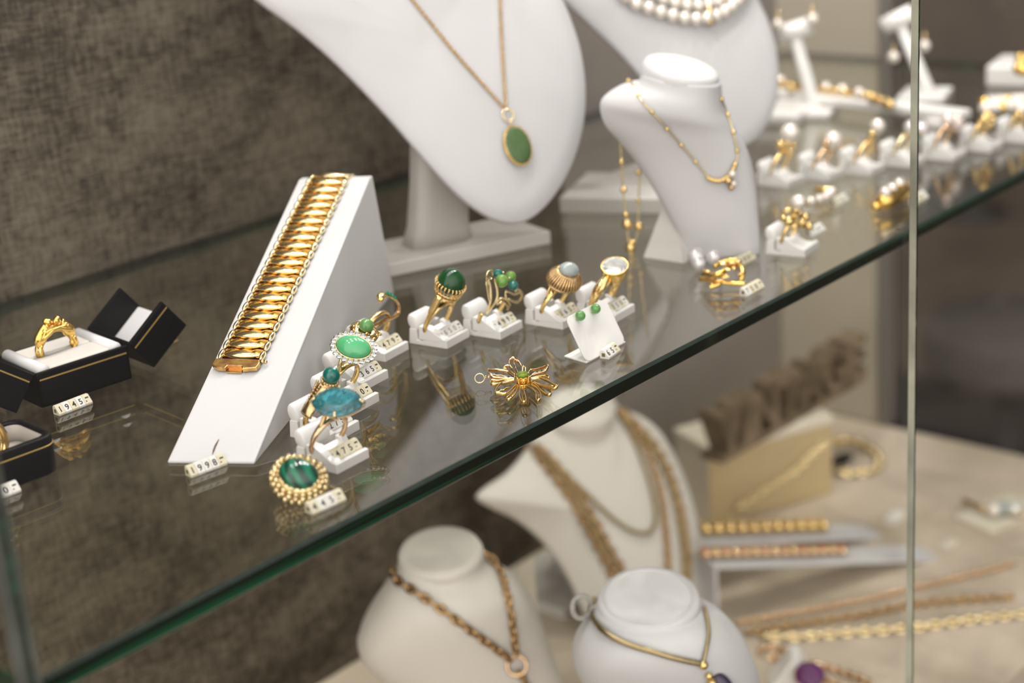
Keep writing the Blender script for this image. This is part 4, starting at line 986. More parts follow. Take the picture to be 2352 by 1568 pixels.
# lower deck busts
A0 = hy(1012, 1275, 0.665)
stA = [((918, 1285), (1108, 1285)), ((906, 1318), (1118, 1300)), ((882, 1352), (1150, 1312)), ((850, 1400), (1192, 1336)), ((829, 1440), (1222, 1378)), ((820, 1472), (1240, 1420)), ((827, 1505), (1258, 1470)), ((852, 1535), (1275, 1520)), ((895, 1572), (1296, 1575)), ((945, 1630), (1312, 1650)), ((985, 1720), (1325, 1740)), ((1010, 1820), (1330, 1830)), ((1020, 1900), (1330, 1910)), ((1020, 1990), (1330, 2000))]
rgA, hA = loft_bust(stA, A0, lerp_list([0.95, 0.90, 0.66, 0.50, 0.40, 0.34, 0.30, 0.30], 14), '', '')
boA = Vector((A0.x, A0.y, ZD)); t = thing('neck_bust', 'bounce-tinted white neck bust on the lower deck wearing the heavy gold link chain', 'display bust', tuple(boA), group='white display busts')
g = G(); loft(g, smooth_rings(rgA))
for v in g.v: v.z = max(v.z, ZD+0.0003)
bustA = part('torso', local(g, boA), white_warm, t)
rx = (hp(1110, 1272, A0, hA)-hp(913, 1272, A0, hA)).length/2
g = disc_g(None, rx, frame(hp(1012, 1268, A0, hA)-boA, UP*0.9 + TOCAM*0.18, right), 0.010); part('neck_disc', g, white_warm, t)

C0 = hy(1490, 1385, 0.505)
stC_ = [((1370, 1392), (1612, 1392)), ((1358, 1420), (1628, 1404)), ((1335, 1444), (1660, 1420)), ((1317, 1474), (1695, 1452)), ((1313, 1502), (1720, 1490)), ((1325, 1538), (1738, 1532)), ((1350, 1574), (1747, 1575)), ((1395, 1630), (1752, 1640)), ((1435, 1720), (1752, 1720)), ((1460, 1820), (1750, 1820)), ((1470, 1920), (1750, 1920)), ((1475, 2060), (1750, 2060)), ((1475, 2200), (1750, 2200)), ((1475, 2330), (1750, 2330))]
rgC, hC = loft_bust(stC_, C0, lerp_list([0.95, 0.88, 0.70, 0.54, 0.40, 0.28, 0.22, 0.20], 14), '', '')
boC = Vector((C0.x, C0.y, ZD)); t = thing('neck_bust', 'white neck bust at the bottom centre with snake chain and dark violet pendant', 'display bust', tuple(boC), group='white display busts')
g = G(); loft(g, smooth_rings(rgC))
for v in g.v: v.z = max(v.z, ZD+0.0003)
bustC = part('torso', local(g, boC), white_leather, t)
rx = (hp(1610, 1380, C0, hC)-hp(1370, 1380, C0, hC)).length/2
Fd = frame(hp(1490, 1378, C0, hC)-boC, UP*0.9 + TOCAM*0.2, right)
g = disc_g(None, rx, Fd, 0.010); part('neck_disc', g, white_leather, t)
g = G(); torus(g, rx*0.84, 0.0008, Fd @ TR(0, 0, 0.0022), 40, 6); part('disc_seam', g, white_leather, t)
g = G(); torus(g, 0.0065, 0.0015, frame(hp(1336, 1394, C0, hC), TOCAM*0.5+right*0.3), 24, 8)
cp = build('clear_clip', g, clear_plastic); tagp(cp, 'clear plastic ring clip at the left of the bottom centre neck bust', 'clip')

PB = hy(1400, 1230, 0.735)
oB = [(1275, 905), (1245, 960), (1215, 1025), (1170, 1080), (1120, 1115), (1098, 1140), (1130, 1163), (1190, 1192), (1250, 1242), (1300, 1310), (1338, 1390), (1385, 1490), (1450, 1575), (1540, 1610), (1600, 1575), (1626, 1490), (1628, 1380), (1619, 1280), (1601, 1180), (1566, 1075), (1522, 995), (1475, 955), (1425, 935), (1400, 900), (1340, 885)]
shB = Shield(PB, -18, 30, oB, 0.022, 0.006)
boB = D(1480, 1660); boB = Vector((shB.c.x+0.02, shB.c.y+0.05, ZD)); t = thing('necklace_bust', 'large pale bust at the back of the lower deck draped with several gold chains', 'display bust', tuple(boB), group='white display busts')
bustB = part('panel', local(shB.mesh(), boB), white_warm, t)
g = G(); dcB = hp(1325, 938, PB - shB.n*0.0, shB.n); rxB = 0.030
lathe(g, [(rxB*1.1, -0.040), (rxB*1.0, -0.015), (rxB*0.98, -0.004), (rxB*1.03, -0.001), (rxB*1.03, 0.004), (rxB*0.97, 0.007), (0.0004, 0.008)], 36, frame(dcB - boB - UP*0.004, UP*0.92+TOCAM*0.2, right)); part('neck_disc', g, white_warm, t)
g = G(); rbox(g, (-0.05, -0.03, 0.0002), (0.05, 0.05, 0.010), 0.001); q_ = shB.c - shB.n*0.012 - boB; tube(g, [Vector((0, 0.01, 0.009)), q_], 0.014, False, 14); part('base', g, grey_plinth, t)

# ------------------------------------------------------------------ necklaces
def necklace(name, label, cat='necklace', group='gold chains'):
    return thing(name, label, cat, (0, 0, 0), 0, group)
def surf_path(bv, px, off, n=6): return smoothpts([onb(bv, x, y, off) for x, y in px], n)
def rel(o, pts): return [Vector(p)-o for p in pts]
bv1 = bvh_of([bust1])
pc_ = onb(bv1, 1185, 336, 0.0022); t = thing('pendant_necklace', 'fine gold chain with oval olive green stone pendant on the large bust', 'necklace', tuple(pc_))
cp_ = surf_path(bv1, [(900, -60), (945, 0), (985, 50), (1040, 118), (1100, 186), (1158, 250)], 0.0009); cp2 = surf_path(bv1, [(1144, -70), (1147, 0), (1150, 80), (1155, 170), (1161, 250)], 0.0009)
for P in (cp_, cp2):
    g = G(); chain(g, rel(pc_, P), 0.0026, 0.00042, 0.62, 0.62, m=5, n=8); part('chain', g, gold_old, t)
zp = sh1.n; Fp = frame(Vector(), zp*0.95 + right*0.12, sh1.W)
g = G(); dome(g, 0.0084, 0.0112, 0.0016, frame(zp*0.0006, zp*0.95+right*0.12, sh1.W), 36, 6, 0, 0.4); part('stone', g, jade_flat, t)
g = G(); n = 30
rg_ = [[Fp @ Vector((rx_*math.cos(2*PI*k/40), ry_*math.sin(2*PI*k/40), z)) for k in range(40)] for rx_, ry_, z in ((0.0088, 0.0116, -0.0018), (0.0093, 0.0121, -0.0010), (0.0092, 0.0120, 0.0002), (0.0086, 0.0114, 0.0008))]
loft(g, rg_, None, 0, True, False)
for k in range(n): sphere(g, Fp @ Vector((0.0091*math.cos(2*PI*k/n), 0.0119*math.sin(2*PI*k/n), 0.0004)), 0.0007, None, 6, 5)
part('bezel', g, gold, t)
g = G(); jr = onb(bv1, 1164, 266, 0.0020)-pc_; torus(g, 0.0036, 0.0006, frame(jr, zp), 24, 8); torus(g, 0.0014, 0.0005, frame(onb(bv1, 1168, 284, 0.002)-pc_, right), 14, 6); part('bail', g, gold_pale, t)

bv2 = bvh_of([bust2]); oc = onb(bv2, 1580, 0, 0.004); t = thing('pearl_collar', 'multi-strand cream pearl collar on the bust at the top', 'necklace', tuple(oc))
proto = None; rn = random.Random(2)
for r_ in range(4):
    base = [(1395+r_*4, -50-r_*31), (1440, -2-r_*31), (1490, 24-r_*31), (1545, 44-r_*31), (1600, 50-r_*31), (1650, 36-r_*31), (1690, 2-r_*31), (1715, -45-r_*25)]
    P = resample(surf_path(bv2, base, 0.0042, 8), 0.0088)
    for p in P:
        if proto is None:
            g = G(); sphere(g, (0, 0, 0), 0.0044, None, 14, 10); proto = part('pearl', g, pearl_m, t); proto.location = p-oc
        else:
            c = proto.copy(); C.objects.link(c); c.parent = t; c.location = p-oc
g = G(); tube(g, rel(oc, surf_path(bv2, [(1608, -70), (1614, -20), (1618, 20), (1622, 64)], 0.0055)), 0.0024, False, 8); part('spacer_bar', g, gold_old, t)

bvS = bvh_of([bustS]); os_ = onb(bvS, 1645, 408, 0.001); t = thing('bead_necklace', 'fine gold bead chain with pearl and gold centre on the small neck bust', 'necklace', tuple(os_))
left = [(1437, 165), (1450, 190), (1472, 228), (1508, 266), (1550, 314), (1590, 360), (1627, 406)]; rightp = [(1655, 228), (1668, 262), (1682, 305), (1692, 350), (1688, 378), (1676, 402), (1655, 412), (1627, 406)]
PL_ = surf_path(bvS, left, 0.0008); PR_ = surf_path(bvS, rightp, 0.0008)
for P, st in ((PL_, 0.0135), (PR_, 0.0105)):
    g = G(); tube(g, rel(os_, P), 0.00055, False, 6); part('chain', g, gold_pale, t)
    g = G()
    for p in resample(P, st): 
        sphere(g, p-os_, 0.00135, None, 8, 6)
    part('bead_row', g, gold, t)
g = G(); q = surf_path(bvS, [(1627, 406), (1640, 412), (1655, 412), (1668, 405), (1680, 392), (1688, 370)], 0.0016); tube(g, rel(os_, q), 0.0012, False, 8)
for p in resample(q, 0.0022): sphere(g, p-os_, 0.0015, None, 8, 6)
part('centre_bar', g, gold, t)
g = G(); sphere(g, onb(bvS, 1680, 396, 0.0026)-os_, 0.0022, None, 16, 10); sphere(g, onb(bvS, 1683, 418, 0.0026)-os_, 0.0020, None, 16, 10); part('pearl', g, pearl_m, t)
g = G(); sphere(g, onb(bvS, 1671, 412, 0.0024)-os_, 0.0026, None, 12, 8); sphere(g, onb(bvS, 1678, 428, 0.0020)-os_, 0.0018, None, 12, 8); part('gold_drop', g, gold_old, t)
# the end of the chain hanging behind the shoulder
hb = hp(1450, 450, bp - hS*0.02, hS); pl = lambda px, py: hp(px, py, hb, hS)
P = smoothpts([pl(*p) for p in ((1424, 310), (1428, 380), (1432, 440), (1437, 500), (1443, 545), (1449, 572), (1458, 560), (1464, 530), (1467, 460), (1469, 400), (1470, 360))], 6)
g = G(); tube(g, rel(os_, P), 0.00055, False, 6); part('hanging_chain', g, gold_pale, t)
g = G()
for px, py, r in ((1425, 318, .0016), (1428, 372, .0018), (1432, 436, .0020), (1438, 492, .0018), (1441, 515, .0034), (1449, 568, .0034), (1452, 556, .0020), (1468, 520, .0026), (1467, 396, .0018), (1466, 460, .0014)): sphere(g, pl(px, py)-os_, r, None, 12, 8)
part('hanging_beads', g, gold, t)

bvA = bvh_of([bustA]); oa = onb(bvA, 1183, 1522, 0.003); t = thing('link_necklace', 'heavy rose gold link chain with ring on the left lower bust', 'necklace', tuple(oa))
for px in ([(898, 1302), (915, 1330), (960, 1362), (1030, 1410), (1110, 1466), (1172, 1512)], [(1112, 1262), (1136, 1300), (1155, 1345), (1166, 1390), (1174, 1440), (1183, 1500)], [(1190, 1540), (1204, 1562), (1218, 1600)]):
    P = surf_path(bvA, px, 0.0022); g = G(); chain(g, rel(oa, P), 0.0082, 0.0012, 0.50, 0.72, m=6, n=12); part('chain', g, chain_gold, t)
g = G(); torus(g, 0.0062, 0.0012, frame(Vector(), -shB.n*0+TOCAM), 24, 8); part('ring_clasp', g, gold_rose, t)

bvC = bvh_of([bustC]); ocn = onb(bvC, 1612, 1524, 0.002); t = thing('pendant_necklace', 'gold snake chain with dark violet drop on the bottom centre bust', 'necklace', tuple(ocn))
for px in ([(1360, 1370), (1362, 1404), (1385, 1442), (1430, 1472), (1500, 1497), (1560, 1512), (1606, 1522)], [(1613, 1398), (1622, 1430), (1624, 1460), (1618, 1495), (1612, 1520)]):
    g = G(); tube(g, rel(ocn, surf_path(bvC, px, 0.0018)), 0.00165 if px[0][0] < 1500 else 0.0011, False, 8); part('chain', g, dull_gold, t)
g = G(); sphere(g, (0, 0, 0), 0.0028, None, 12, 8); sphere(g, onb(bvC, 1625, 1548, 0.002)-ocn, 0.0022, None, 12, 8); sphere(g, onb(bvC, 1632, 1566, 0.002)-ocn, 0.0034, None, 12, 8); part('bail', g, gold, t)
g = G(); dome(g, 0.0060, 0.0100, 0.004, frame(onb(bvC, 1655, 1572, 0.003)-ocn, TOCAM, right*0.8+down*-0.5), 24, 7); part('stone', g, violet, t)

bvB = bvh_of([bustB])
for label, px, lnk, wire, mt in (
    ('short gold chain forming the inner loop on the big lower bust', [(1232, 1020), (1290, 1082), (1350, 1140), (1410, 1195), (1455, 1222), (1488, 1224), (1502, 1196), (1496, 1140), (1476, 1070), (1446, 1000), (1412, 942)], 0.0042, 0.0010, dull_gold),
    ('long gold chain lying innermost of the long strands on the big lower bust', [(1236, 1028), (1310, 1110), (1362, 1190), (1405, 1270), (1440, 1330), (1475, 1400), (1515, 1400), (1530, 1310), (1524, 1210), (1508, 1110), (1468, 1010), (1415, 944)], 0.0080, 0.0015, chain_gold),
    ('long gold chain lying outermost on the big lower bust', [(1210, 1026), (1268, 1090), (1330, 1180), (1385, 1280), (1420, 1350), (1470, 1440), (1545, 1440), (1574, 1330), (1570, 1230), (1546, 1120), (1500, 1025), (1422, 944)], 0.0080, 0.0015, chain_gold),
    ('long gold chain lying between the two other long strands on the big lower bust', [(1224, 1026), (1290, 1100), (1348, 1186), (1395, 1276), (1430, 1340), (1480, 1425), (1550, 1425), (1568, 1325), (1560, 1225), (1534, 1112), (1486, 1015), (1418, 944)], 0.0075, 0.0014, dull_gold)):
    P = surf_path(bvB, px, 0.0022); oo = P[len(P)//2].copy(); t = thing('chain_necklace', label, 'necklace', tuple(oo), group='gold chains on the big lower bust')
    g = G(); chain(g, rel(oo, P), lnk, wire, 0.62, 0.72, m=5, n=8); part('chain', g, mt, t)

# ------------------------------------------------------------------ far jewellery on the glass shelf
def pearl_ring(Mx, label, pearls, balls=(), metal=gold, pm_=pearl_m, w=0.0024):
    """pearls / balls: (px, py, radius) in the photograph, set in the plane of the ring"""
    t = ring_thing(Mx, label)
    g = G(); band(g, R0, w, 0.0010, wf=lambda a: 1+0.5*max(0, -math.cos(a))); part('band', g, metal, t)
    hs = [inpl(Mx, px, py, -0.001*(k % 3)) for k, (px, py, r) in enumerate(pearls)]
    g = G()
    for hh, (px, py, r) in zip(hs, pearls):
        tube(g, [Vector((hh.x*0.5, 0, 2*R0)), hh - Vector((0, 0, r*0.6))], [0.0022, r*0.55], False, 10); lathe(g, [(r*0.3, -r*0.95), (r*0.75, -r*0.72), (r*0.80, -r*0.45)], 14, Matrix.Translation(hh))
    for k, (px, py, r) in enumerate(balls): sphere(g, inpl(Mx, px, py, 0.003*((k % 3)-1)), r, None, 12, 8)
    part('setting', g, metal, t)
    for hh, (px, py, r) in zip(hs, pearls):
        g = G(); sphere(g, hh, r, None, 20, 14); part('pearl', g, pm_, t)
    return t
PW = 0.0215
stP = ring_stand(standF(1848, 592, 9), 'blurred white ring stand right of the small bust holding a pearl ring', None, W=PW)
pearl_ring(ringM(stP, -0.001, W=PW, head=(1834, 478)), 'gold cluster ring with one pearl on the stand right of the small bust', [(1834, 464, 0.0045)],
           [(1812, 508, .0030), (1828, 500, .0028), (1842, 512, .0032), (1858, 520, .0028), (1824, 518, .0030), (1836, 488, .0022), (1800, 500, .0020), (1850, 498, .0024)], gold, pearl_m)
row = [(1812, 432, 'first from the left', 'nearest of the row of blurred white ring stands beside the big bust'),
       (1905, 416, 'second', 'second blurred white ring stand of the row counted from the big bust'),
       (2000, 404, 'third', 'third blurred white ring stand of the row counted from the big bust'),
       (2093, 386, 'fourth', 'blurred white ring stand of the row at the glass joint'),
       (2191, 371, 'fifth', 'first blurred white ring stand of the row right of the glass joint'),
       (2276, 351, 'sixth', 'second blurred white ring stand of the row right of the glass joint'),
       (2362, 330, 'seventh', 'white ring stand of the row cut by the right edge')]
heads = [([(1815, 306, .0064)], [(1793, 332, .0030), (1813, 352, .0028), (1802, 338, .0024), (1822, 335, .0020)], gold, pearl_m, 'thick gold ring with large pearl and gold balls beside the big bust'),
         ([(1914, 322, .0062)], [(1898, 330, .0026), (1930, 336, .0026), (1910, 342, .0026)], gold_rose, pearl_m, 'gold flower ring with one large pearl second in the blurred row'),
         ([(2016, 290, .0052)], [(2004, 308, .0024)], gold, pearl_m, 'slim gold ring with a small pearl left of the glass joint'),
         ([(2092, 292, .0050), (2117, 297, .0054)], [], gold_pale, pearl_grey, 'ring with two white pearls seen through the glass joint'),
         ([(2178, 276, .0050), (2196, 283, .0060)], [(2172, 292, .0024), (2204, 304, .0026), (2188, 300, .0024)], gold_rose, pearl_pink, 'rose gold ring with pink pearls right of the glass joint'),
         ([], [(2262, 274, .0040), (2268, 262, .0032), (2256, 282, .0030), (2274, 284, .0030), (2280, 272, .0026), (2264, 288, .0028)], gold, pearl_m, 'bright yellow gold ball ring near the right edge'),
         ([(2346, 250, .0050)], [(2340, 262, .0030), (2352, 268, .0030)], gold, pearl_m, 'gold ring with pearl cut by the right edge')]
for (px, py, _, lab), (pe, ba, mt, pmm, rl) in zip(row, heads):
    st = ring_stand(standF(px, py, 3), lab, None, W=0.0215); pearl_ring(ringM(st, -0.001, W=0.0215, head=(pe+ba)[0][:2]), rl, pe, ba, mt, pmm)

# gold branch brooch with pearls in front of the small bust
bo_ = S(1655, 655); t = thing('brooch', 'gold branch brooch with silver pearls in front of the small white bust', 'brooch', tuple(bo_))
Z_ = lambda px, py, dz: hz(px, py, ZS+dz) - bo_
g = G()
for pts, r in (([(1608, 640, .004), (1640, 645, .004), (1680, 650, .003), (1712, 652, .003)], .0014), ([(1615, 628, .006), (1650, 630, .010), (1690, 605, .010), (1706, 625, .007), (1700, 645, .003)], .0015), ([(1640, 612, .010), (1665, 600, .012), (1690, 598, .012), (1702, 612, .009)], .0013), ([(1630, 660, .0018), (1648, 654, .003), (1655, 648, .004)], .0013)):
    P = smoothpts([Z_(*p) for p in pts], 5); tube(g, P, r, False, 8)
part('branch', g, gold_satin, t)
rn = random.Random(11)
for px, py, dz in ((1622, 622, .008), (1650, 626, .010), (1668, 618, .011), (1686, 614, .011), (1680, 604, .013), (1696, 600, .012), (1640, 634, .007), (1664, 634, .008), (1704, 628, .007), (1660, 606, .012), (1636, 648, .004)):
    g = G(); c = Z_(px, py, dz); M_ = Matrix.Translation(c) @ RZ(rn.uniform(0, 3)) @ RX(rn.uniform(-.6, .6)); dome(g, 0.0034, 0.0018, 0.0010, M_, 14, 4, 0, 0.4, 0.6); part('leaf', g, gold, t)
for px, py, dz, r in ((1600, 590, .0085, .0054), (1640, 592, .0085, .0046), (1606, 606, .0050, .0046)):
    g = G(); sphere(g, Z_(px, py, dz), r, None, 20, 14); part('pearl', g, pearl_grey, t)
# curved pearl brooch
bo_ = S(1885, 470); t = thing('brooch', 'curved gold brooch set with a row of pearls behind the pearl ring stand', 'brooch', tuple(bo_))
Z_ = lambda px, py, dz: hz(px, py, ZS+dz) - bo_
arc = [(1840, 470, .004), (1862, 464, .005), (1884, 459, .006), (1900, 452, .006), (1910, 444, .006), (1908, 437, .006), (1894, 436, .006), (1874, 434, .006)]
g = G(); tube(g, smoothpts([Z_(*p) for p in arc], 5), 0.0022, False, 8); tube(g, [Z_(1795, 488, .003), Z_(1815, 482, .004), Z_(1840, 470, .004)], 0.0014, False, 8); part('gold_frame', g, gold, t)
for px, py in ((1863, 462), (1882, 457), (1896, 452), (1906, 446), (1911, 440)):
    g = G(); sphere(g, Z_(px, py, .0075), .0030, None, 16, 10); part('pearl', g, pearl_m, t)
# oblong brooch
bo_ = S(2052, 476); t = thing('brooch', 'oblong gold brooch topped by three pearls beside the glass joint', 'brooch', tuple(bo_))
Z_ = lambda px, py, dz: hz(px, py, ZS+dz) - bo_
g = G(); P = [Z_(2020, 468, .006), Z_(2034, 460, .007), Z_(2052, 450, .007), Z_(2070, 440, .007), Z_(2084, 432, .006)]; tube(g, P, [0.0042, 0.0062, 0.0064, 0.0062, 0.0044], False, 14); sphere(g, Z_(2013, 474, .004), 0.0030, None, 12, 8); part('gold_bar', g, gold_satin, t)
for px, py in ((2034, 442), (2049, 433), (2066, 422)):
    g = G(); sphere(g, Z_(px, py, .0125), .0036, None, 16, 10); part('pearl', g, pearl_m, t)

# earring T stands with pearl earrings
def t_stand(foot, bar0, bar1, label, ears):
    f = S(*foot); t = thing('earring_stand', label, 'earring stand', tuple(f), group='white earring stands')
    h = Vector((CAM.x-f.x, CAM.y-f.y, 0)).normalized(); a = hp(*bar0, f, h)-f; b = hp(*bar1, f, h)-f
    g = G(); tube(g, [Vector((0, 0, 0.004)), Vector((0, 0, 0.010)), (a+b)/2], [0.0085, 0.0052, 0.0046], False, 14); part('stem', g, white_plastic, t)
    g = G(); tube(g, [a, a.lerp(b, .5), b], 0.0072, False, 16); part('cross_bar', g, white_plastic, t)
    g = G(); rbox(g, (-0.024, -0.018, 0.0002), (0.022, 0.020, 0.006), 0.002, RZ(0.3)); part('base', g, white_plastic, t)
    for px, py, r, el in ears:
        q = hp(px, py, f + h*0.010, h); e_ = thing('pearl_earring', el, 'earring', tuple(q), group='pearl earrings on white stands')
        g = G(); sphere(g, (0, 0, 0), r, None, 18, 12); part('pearl', g, pearl_m, e_)
        g = G(); tube(g, [Vector((0, 0, r*0.9)), Vector((0, 0, r+0.006)) - h*0.004, Vector((0, 0, r+0.004)) - h*0.010], 0.0008, False, 6); part('hook', g, gold, e_)
t_stand((1868, 262), (1784, 82), (1862, 58), 'white T-shaped earring stand at the end of the glass shelf left of the joint',
        [(1786, 56, .0042, 'left pearl earring on the T-shaped stand left of the glass joint'), (1866, 44, .0046, 'right pearl earring on the T-shaped stand left of the glass joint')])
t_stand((2128, 226), (2028, 62), (2098, 28), 'white T-shaped earring stand crossing behind the glass joint',
        [(2052, 131, .0048, 'pearl earring hanging left of the glass joint'), (2124, 105, .0046, 'pearl earring hanging right of the glass joint')])
# long white bar with a pearl bracelet
q0, q1 = S(1720, 238), S(2215, 300); dv = (q1-q0).normalized(); t = thing('bracelet_bar', 'long white bar carrying the pearl bracelet across the back of the shelf', 'bracelet stand', tuple(q0))
Mb_ = Matrix((dv, Vector((-dv.y, dv.x, 0)), UP)).transposed().to_4x4(); L_ = (q1-q0).length
g = G(); rbox(g, (0, -0.006, 0.0070), (L_, 0.010, 0.0150), 0.003, Mb_, 0, 3); part('bar', g, white_plastic, t)
for x in (0.02, L_-0.02): g = G(); rbox(g, (x-0.008, -0.010, 0.0002), (x+0.008, 0.014, 0.0075), 0.002, Mb_); part('foot', g, white_plastic, t)
t = thing('pearl_bracelet', 'gold bracelet set with pearls laid along the long white bar', 'bracelet', tuple(q0))
bar_p = lambda px, py, dz=0.030: hp(px, py, q0 + UP*dz, UP) - q0
g = G(); P = smoothpts([bar_p(*p) for p in ((1770, 190, .0175), (1850, 201, .0175), (1930, 211, .0175), (2000, 222, .0175), (2050, 242, .0165))], 6); chain(g, P, 0.009, 0.0017, 0.6, 0.6, m=6, n=10); part('chain', g, gold, t)
for px, py, m in ((1792, 184, pearl_m), (1852, 197, pearl_m), (1897, 200, pearl_m), (1934, 205, pearl_m), (1973, 213, pearl_m), (2001, 222, gold), (2044, 240, gold), (1818, 200, gold)):
    g = G(); sphere(g, bar_p(px, py, .0195), .0042, None, 16, 10); part('pearl' if m is pearl_m else 'gold_bead', g, m, t)
q0 = S(1815, 272); g = G(); rbox(g, (-0.030, -0.016, 0.0002), (0.030, 0.020, 0.010), 0.004, RZ(0.2), 0, 3)
o = build('display_block', g, white_plastic); o.location = q0; tagp(o, 'low white display block behind the first ring beside the big bust', 'display block')
# things at the right edge
q0 = S(2350, 200); g = G(); rbox(g, (-0.004, -0.012, 0.0002), (0.05, 0.03, 0.018), 0.003, RZ(0.2), 0, 3)
o = build('display_block', g, white_plastic); o.location = q0; tagp(o, 'white display block at the right edge of the shelf under gold jewellery', 'display block')
t = thing('bead_bracelet', 'gold bead piece lying on the white block at the right edge', 'bracelet', tuple(q0 + UP*0.018))
g = G()
for px, py in ((2345, 135), (2348, 150), (2340, 158), (2352, 162), (2350, 142)): sphere(g, hz(px, py, ZS+0.030)-q0-UP*0.018, 0.0048, None, 12, 8)
part('bead_row', g, gold_satin, t)
q0 = S(2310, 262); t = thing('pearl_bracelet', 'double row pearl bracelet lying flat near the right edge', 'bracelet', tuple(q0))
for k in range(9):
    for r_ in range(2):
        px, py = 2262+k*13, 236+r_*13-k*1.2
        g = G(); sphere(g, hz(px, py, ZS+0.010)-q0, 0.0048, None, 14, 9); part('pearl', g, pearl_m if (k+r_) % 4 else gold_satin, t)

# ------------------------------------------------------------------ lower deck
# champagne box with wooden sign
g0, g1 = D(1632, 1214), D(1912, 1131); gd = (g1-g0).normalized(); Mg = Matrix((gd, Vector((-gd.y, gd.x, 0)), UP)).transposed().to_4x4(); Mg.translation = g0; GW = (g1-g0).length
GH = (Mg.inverted() @ hp(1914, 948, g1, Vector((-gd.y, gd.x, 0)))).z
t = thing('jewel_chest', 'champagne coloured display box on the lower deck carrying the wooden sign', 'display box', mat=Mg)
g = G(); rbox(g, (0, 0.0012, 0.0002), (GW, 0.055, GH-0.010), 0.002); part('body', g, cream, t)
g = G(); rbox(g, (0.0005, 0, 0.0006), (GW-0.0005, 0.0018, GH-0.010), 0.0006); part('front_panel', g, brass_box, t)
g = G(); rbox(g, (-0.001, -0.0015, GH-0.010), (GW+0.001, 0.056, GH), 0.0025, None, 0, 3); part('lid', g, cream, t)
nrmg = Vector((-gd.y, gd.x, 0))
w0, w1 = D(1648, 1052, GH), D(1958, 872, GH)
wdir = (w1-w0).normalized(); Ms = Matrix((wdir, UP, Vector((wdir.y, -wdir.x, 0)))).transposed().to_4x4(); Ms.translation = w0
SL = (w1-w0).length; SH = (Ms.inverted() @ hp(1597, 975, w0, Vector((wdir.y, -wdir.x, 0)))).y
SH = max(0.028, min(0.06, SH*1.12)); print('sign', SH, SL)
t = thing('wooden_sign', 'dark wooden cut-out letters reading VINTAGE standing on the champagne box', 'sign', tuple(w0))
Ml = Ms.to_3x3().to_4x4()
word = 'VINTAGE'; wid = [1.0, 0.45, 1.0, 0.95, 1.0, 1.05, 0.9]; tot = sum(wid); x = -0.012
for ch, w in zip(word, wid):
    ww = w/tot*(SL+0.020); vs, fs = text_mesh(ch, 1.0, 0.02, 0.035)
    xs = [v.x for v in vs]; ys = [v.y for v in vs]; sx_ = ww*0.97/(max(xs)-min(xs)); sy_ = (SH-0.0055)/(max(ys)-min(ys))
    g = G(); g.add([((v.x-min(xs))*sx_ + x, (v.y-min(ys))*sy_ + 0.0055, (v.z/0.02)*0.011) for v in vs], fs, Ml, 0, False); part('letter', g, wood, t); x += ww
g = G(); rbox(g, (-0.008, 0.0001, -0.012), (SL+0.004, 0.0062, 0.012), 0.0008, Ml); part('base_strip', g, wood, t)
def lay_chain(label, pts, lnk, wire, mt, name='chain_necklace', cat='necklace', dz=0.0022, wid=0.6, grp='chains lying on the lower deck', step=0.75):
    P = smoothpts([D(px, py, dz) for px, py in pts], 6); oo = P[len(P)//2].copy(); oo.z = ZD; t = thing(name, label, cat, tuple(oo), group=grp)
    g = G(); chain(g, rel(oo, P), lnk, wire, wid, step, m=6, n=10); part('chain', g, mt, t); return t
P = smoothpts([hp(px, py, g0 - nrmg*0.0030, nrmg) for px, py in ((1690, 1168), (1720, 1150), (1760, 1122), (1800, 1098), (1826, 1082), (1860, 1048), (1905, 1010))], 6)
oo = P[0].copy(); t = thing('bracelet', 'gold link bracelet hanging across the front of the champagne box', 'bracelet', tuple(oo)); g = G(); chain(g, rel(oo, P), 0.0078, 0.0013, 0.6, 0.75, m=6, n=10); part('chain', g, gold_pale, t)
lay_chain('curled gold bracelet lying on the deck right of the champagne box', [(1905, 1020), (1930, 1010), (1970, 1016), (2005, 1034), (2022, 1056), (2010, 1076), (1980, 1084), (1940, 1086), (1912, 1078)], 0.0095, 0.0026, gold_pale, 'bracelet', 'bracelet', 0.004)
q0 = D(1935, 1062); g = G(); rbox(g, (-0.010, -0.006, 0.0002), (0.010, 0.006, 0.007), 0.002); o = build('price_tag', g, darker); o.location = q0; tagp(o, 'dark grey tag lying inside the curled bracelet beside the champagne box', 'price tag')
# folded ramps with bracelets
def deck_ramp(tip, topL, label, wdt, foot=None):
    a = D(*tip); 
    b0_ = D(*foot); vd = Vector((a.x-b0_.x, a.y-b0_.y, 0)).normalized(); vn = Vector((-vd.y, vd.x, 0))
    tl_ = hp(*topL, b0_, vn); L_ = (Vector((a.x, a.y, 0))-Vector((tl_.x, tl_.y, 0))).dot(vd)
    Mq_ = Matrix((vd, vn, UP)).transposed().to_4x4(); Mq_.translation = Vector((tl_.x, tl_.y, ZD)); hh = tl_.z-ZD
    t = thing('bracelet_ramp', label, 'bracelet stand', mat=Mq_, group='folded white ramps on the lower deck')
    g = G(); tkk = 0.0030
    prism(g, [(0, hh), (L_, 0.0002), (L_-0.012, 0.0002), (0, hh-tkk)], 0.0, wdt, 0.0006, RZ(0), 0, 'y'); part('board', g, white_leather, t)
    g = G(); prism(g, [(0, hh-0.0015), (0.0030, hh-0.0020), (0.0036, 0.0002), (0.0006, 0.0002)], 0.0, wdt, 0.0005, None, 0, 'y'); part('leg', g, white_leather, t)
    return Mq_, hh, L_
Mq2, h2, L2_ = deck_ramp((2160, 1284), (1640, 1300), 'front folded white ramp on the lower deck with the coral bracelet', 0.030, (1652, 1424))
Mq1, h1, L1_ = deck_ramp((2030, 1232), (1600, 1248), 'rear folded white ramp on the lower deck with the gold bead bracelet', 0.030, (1612, 1360))
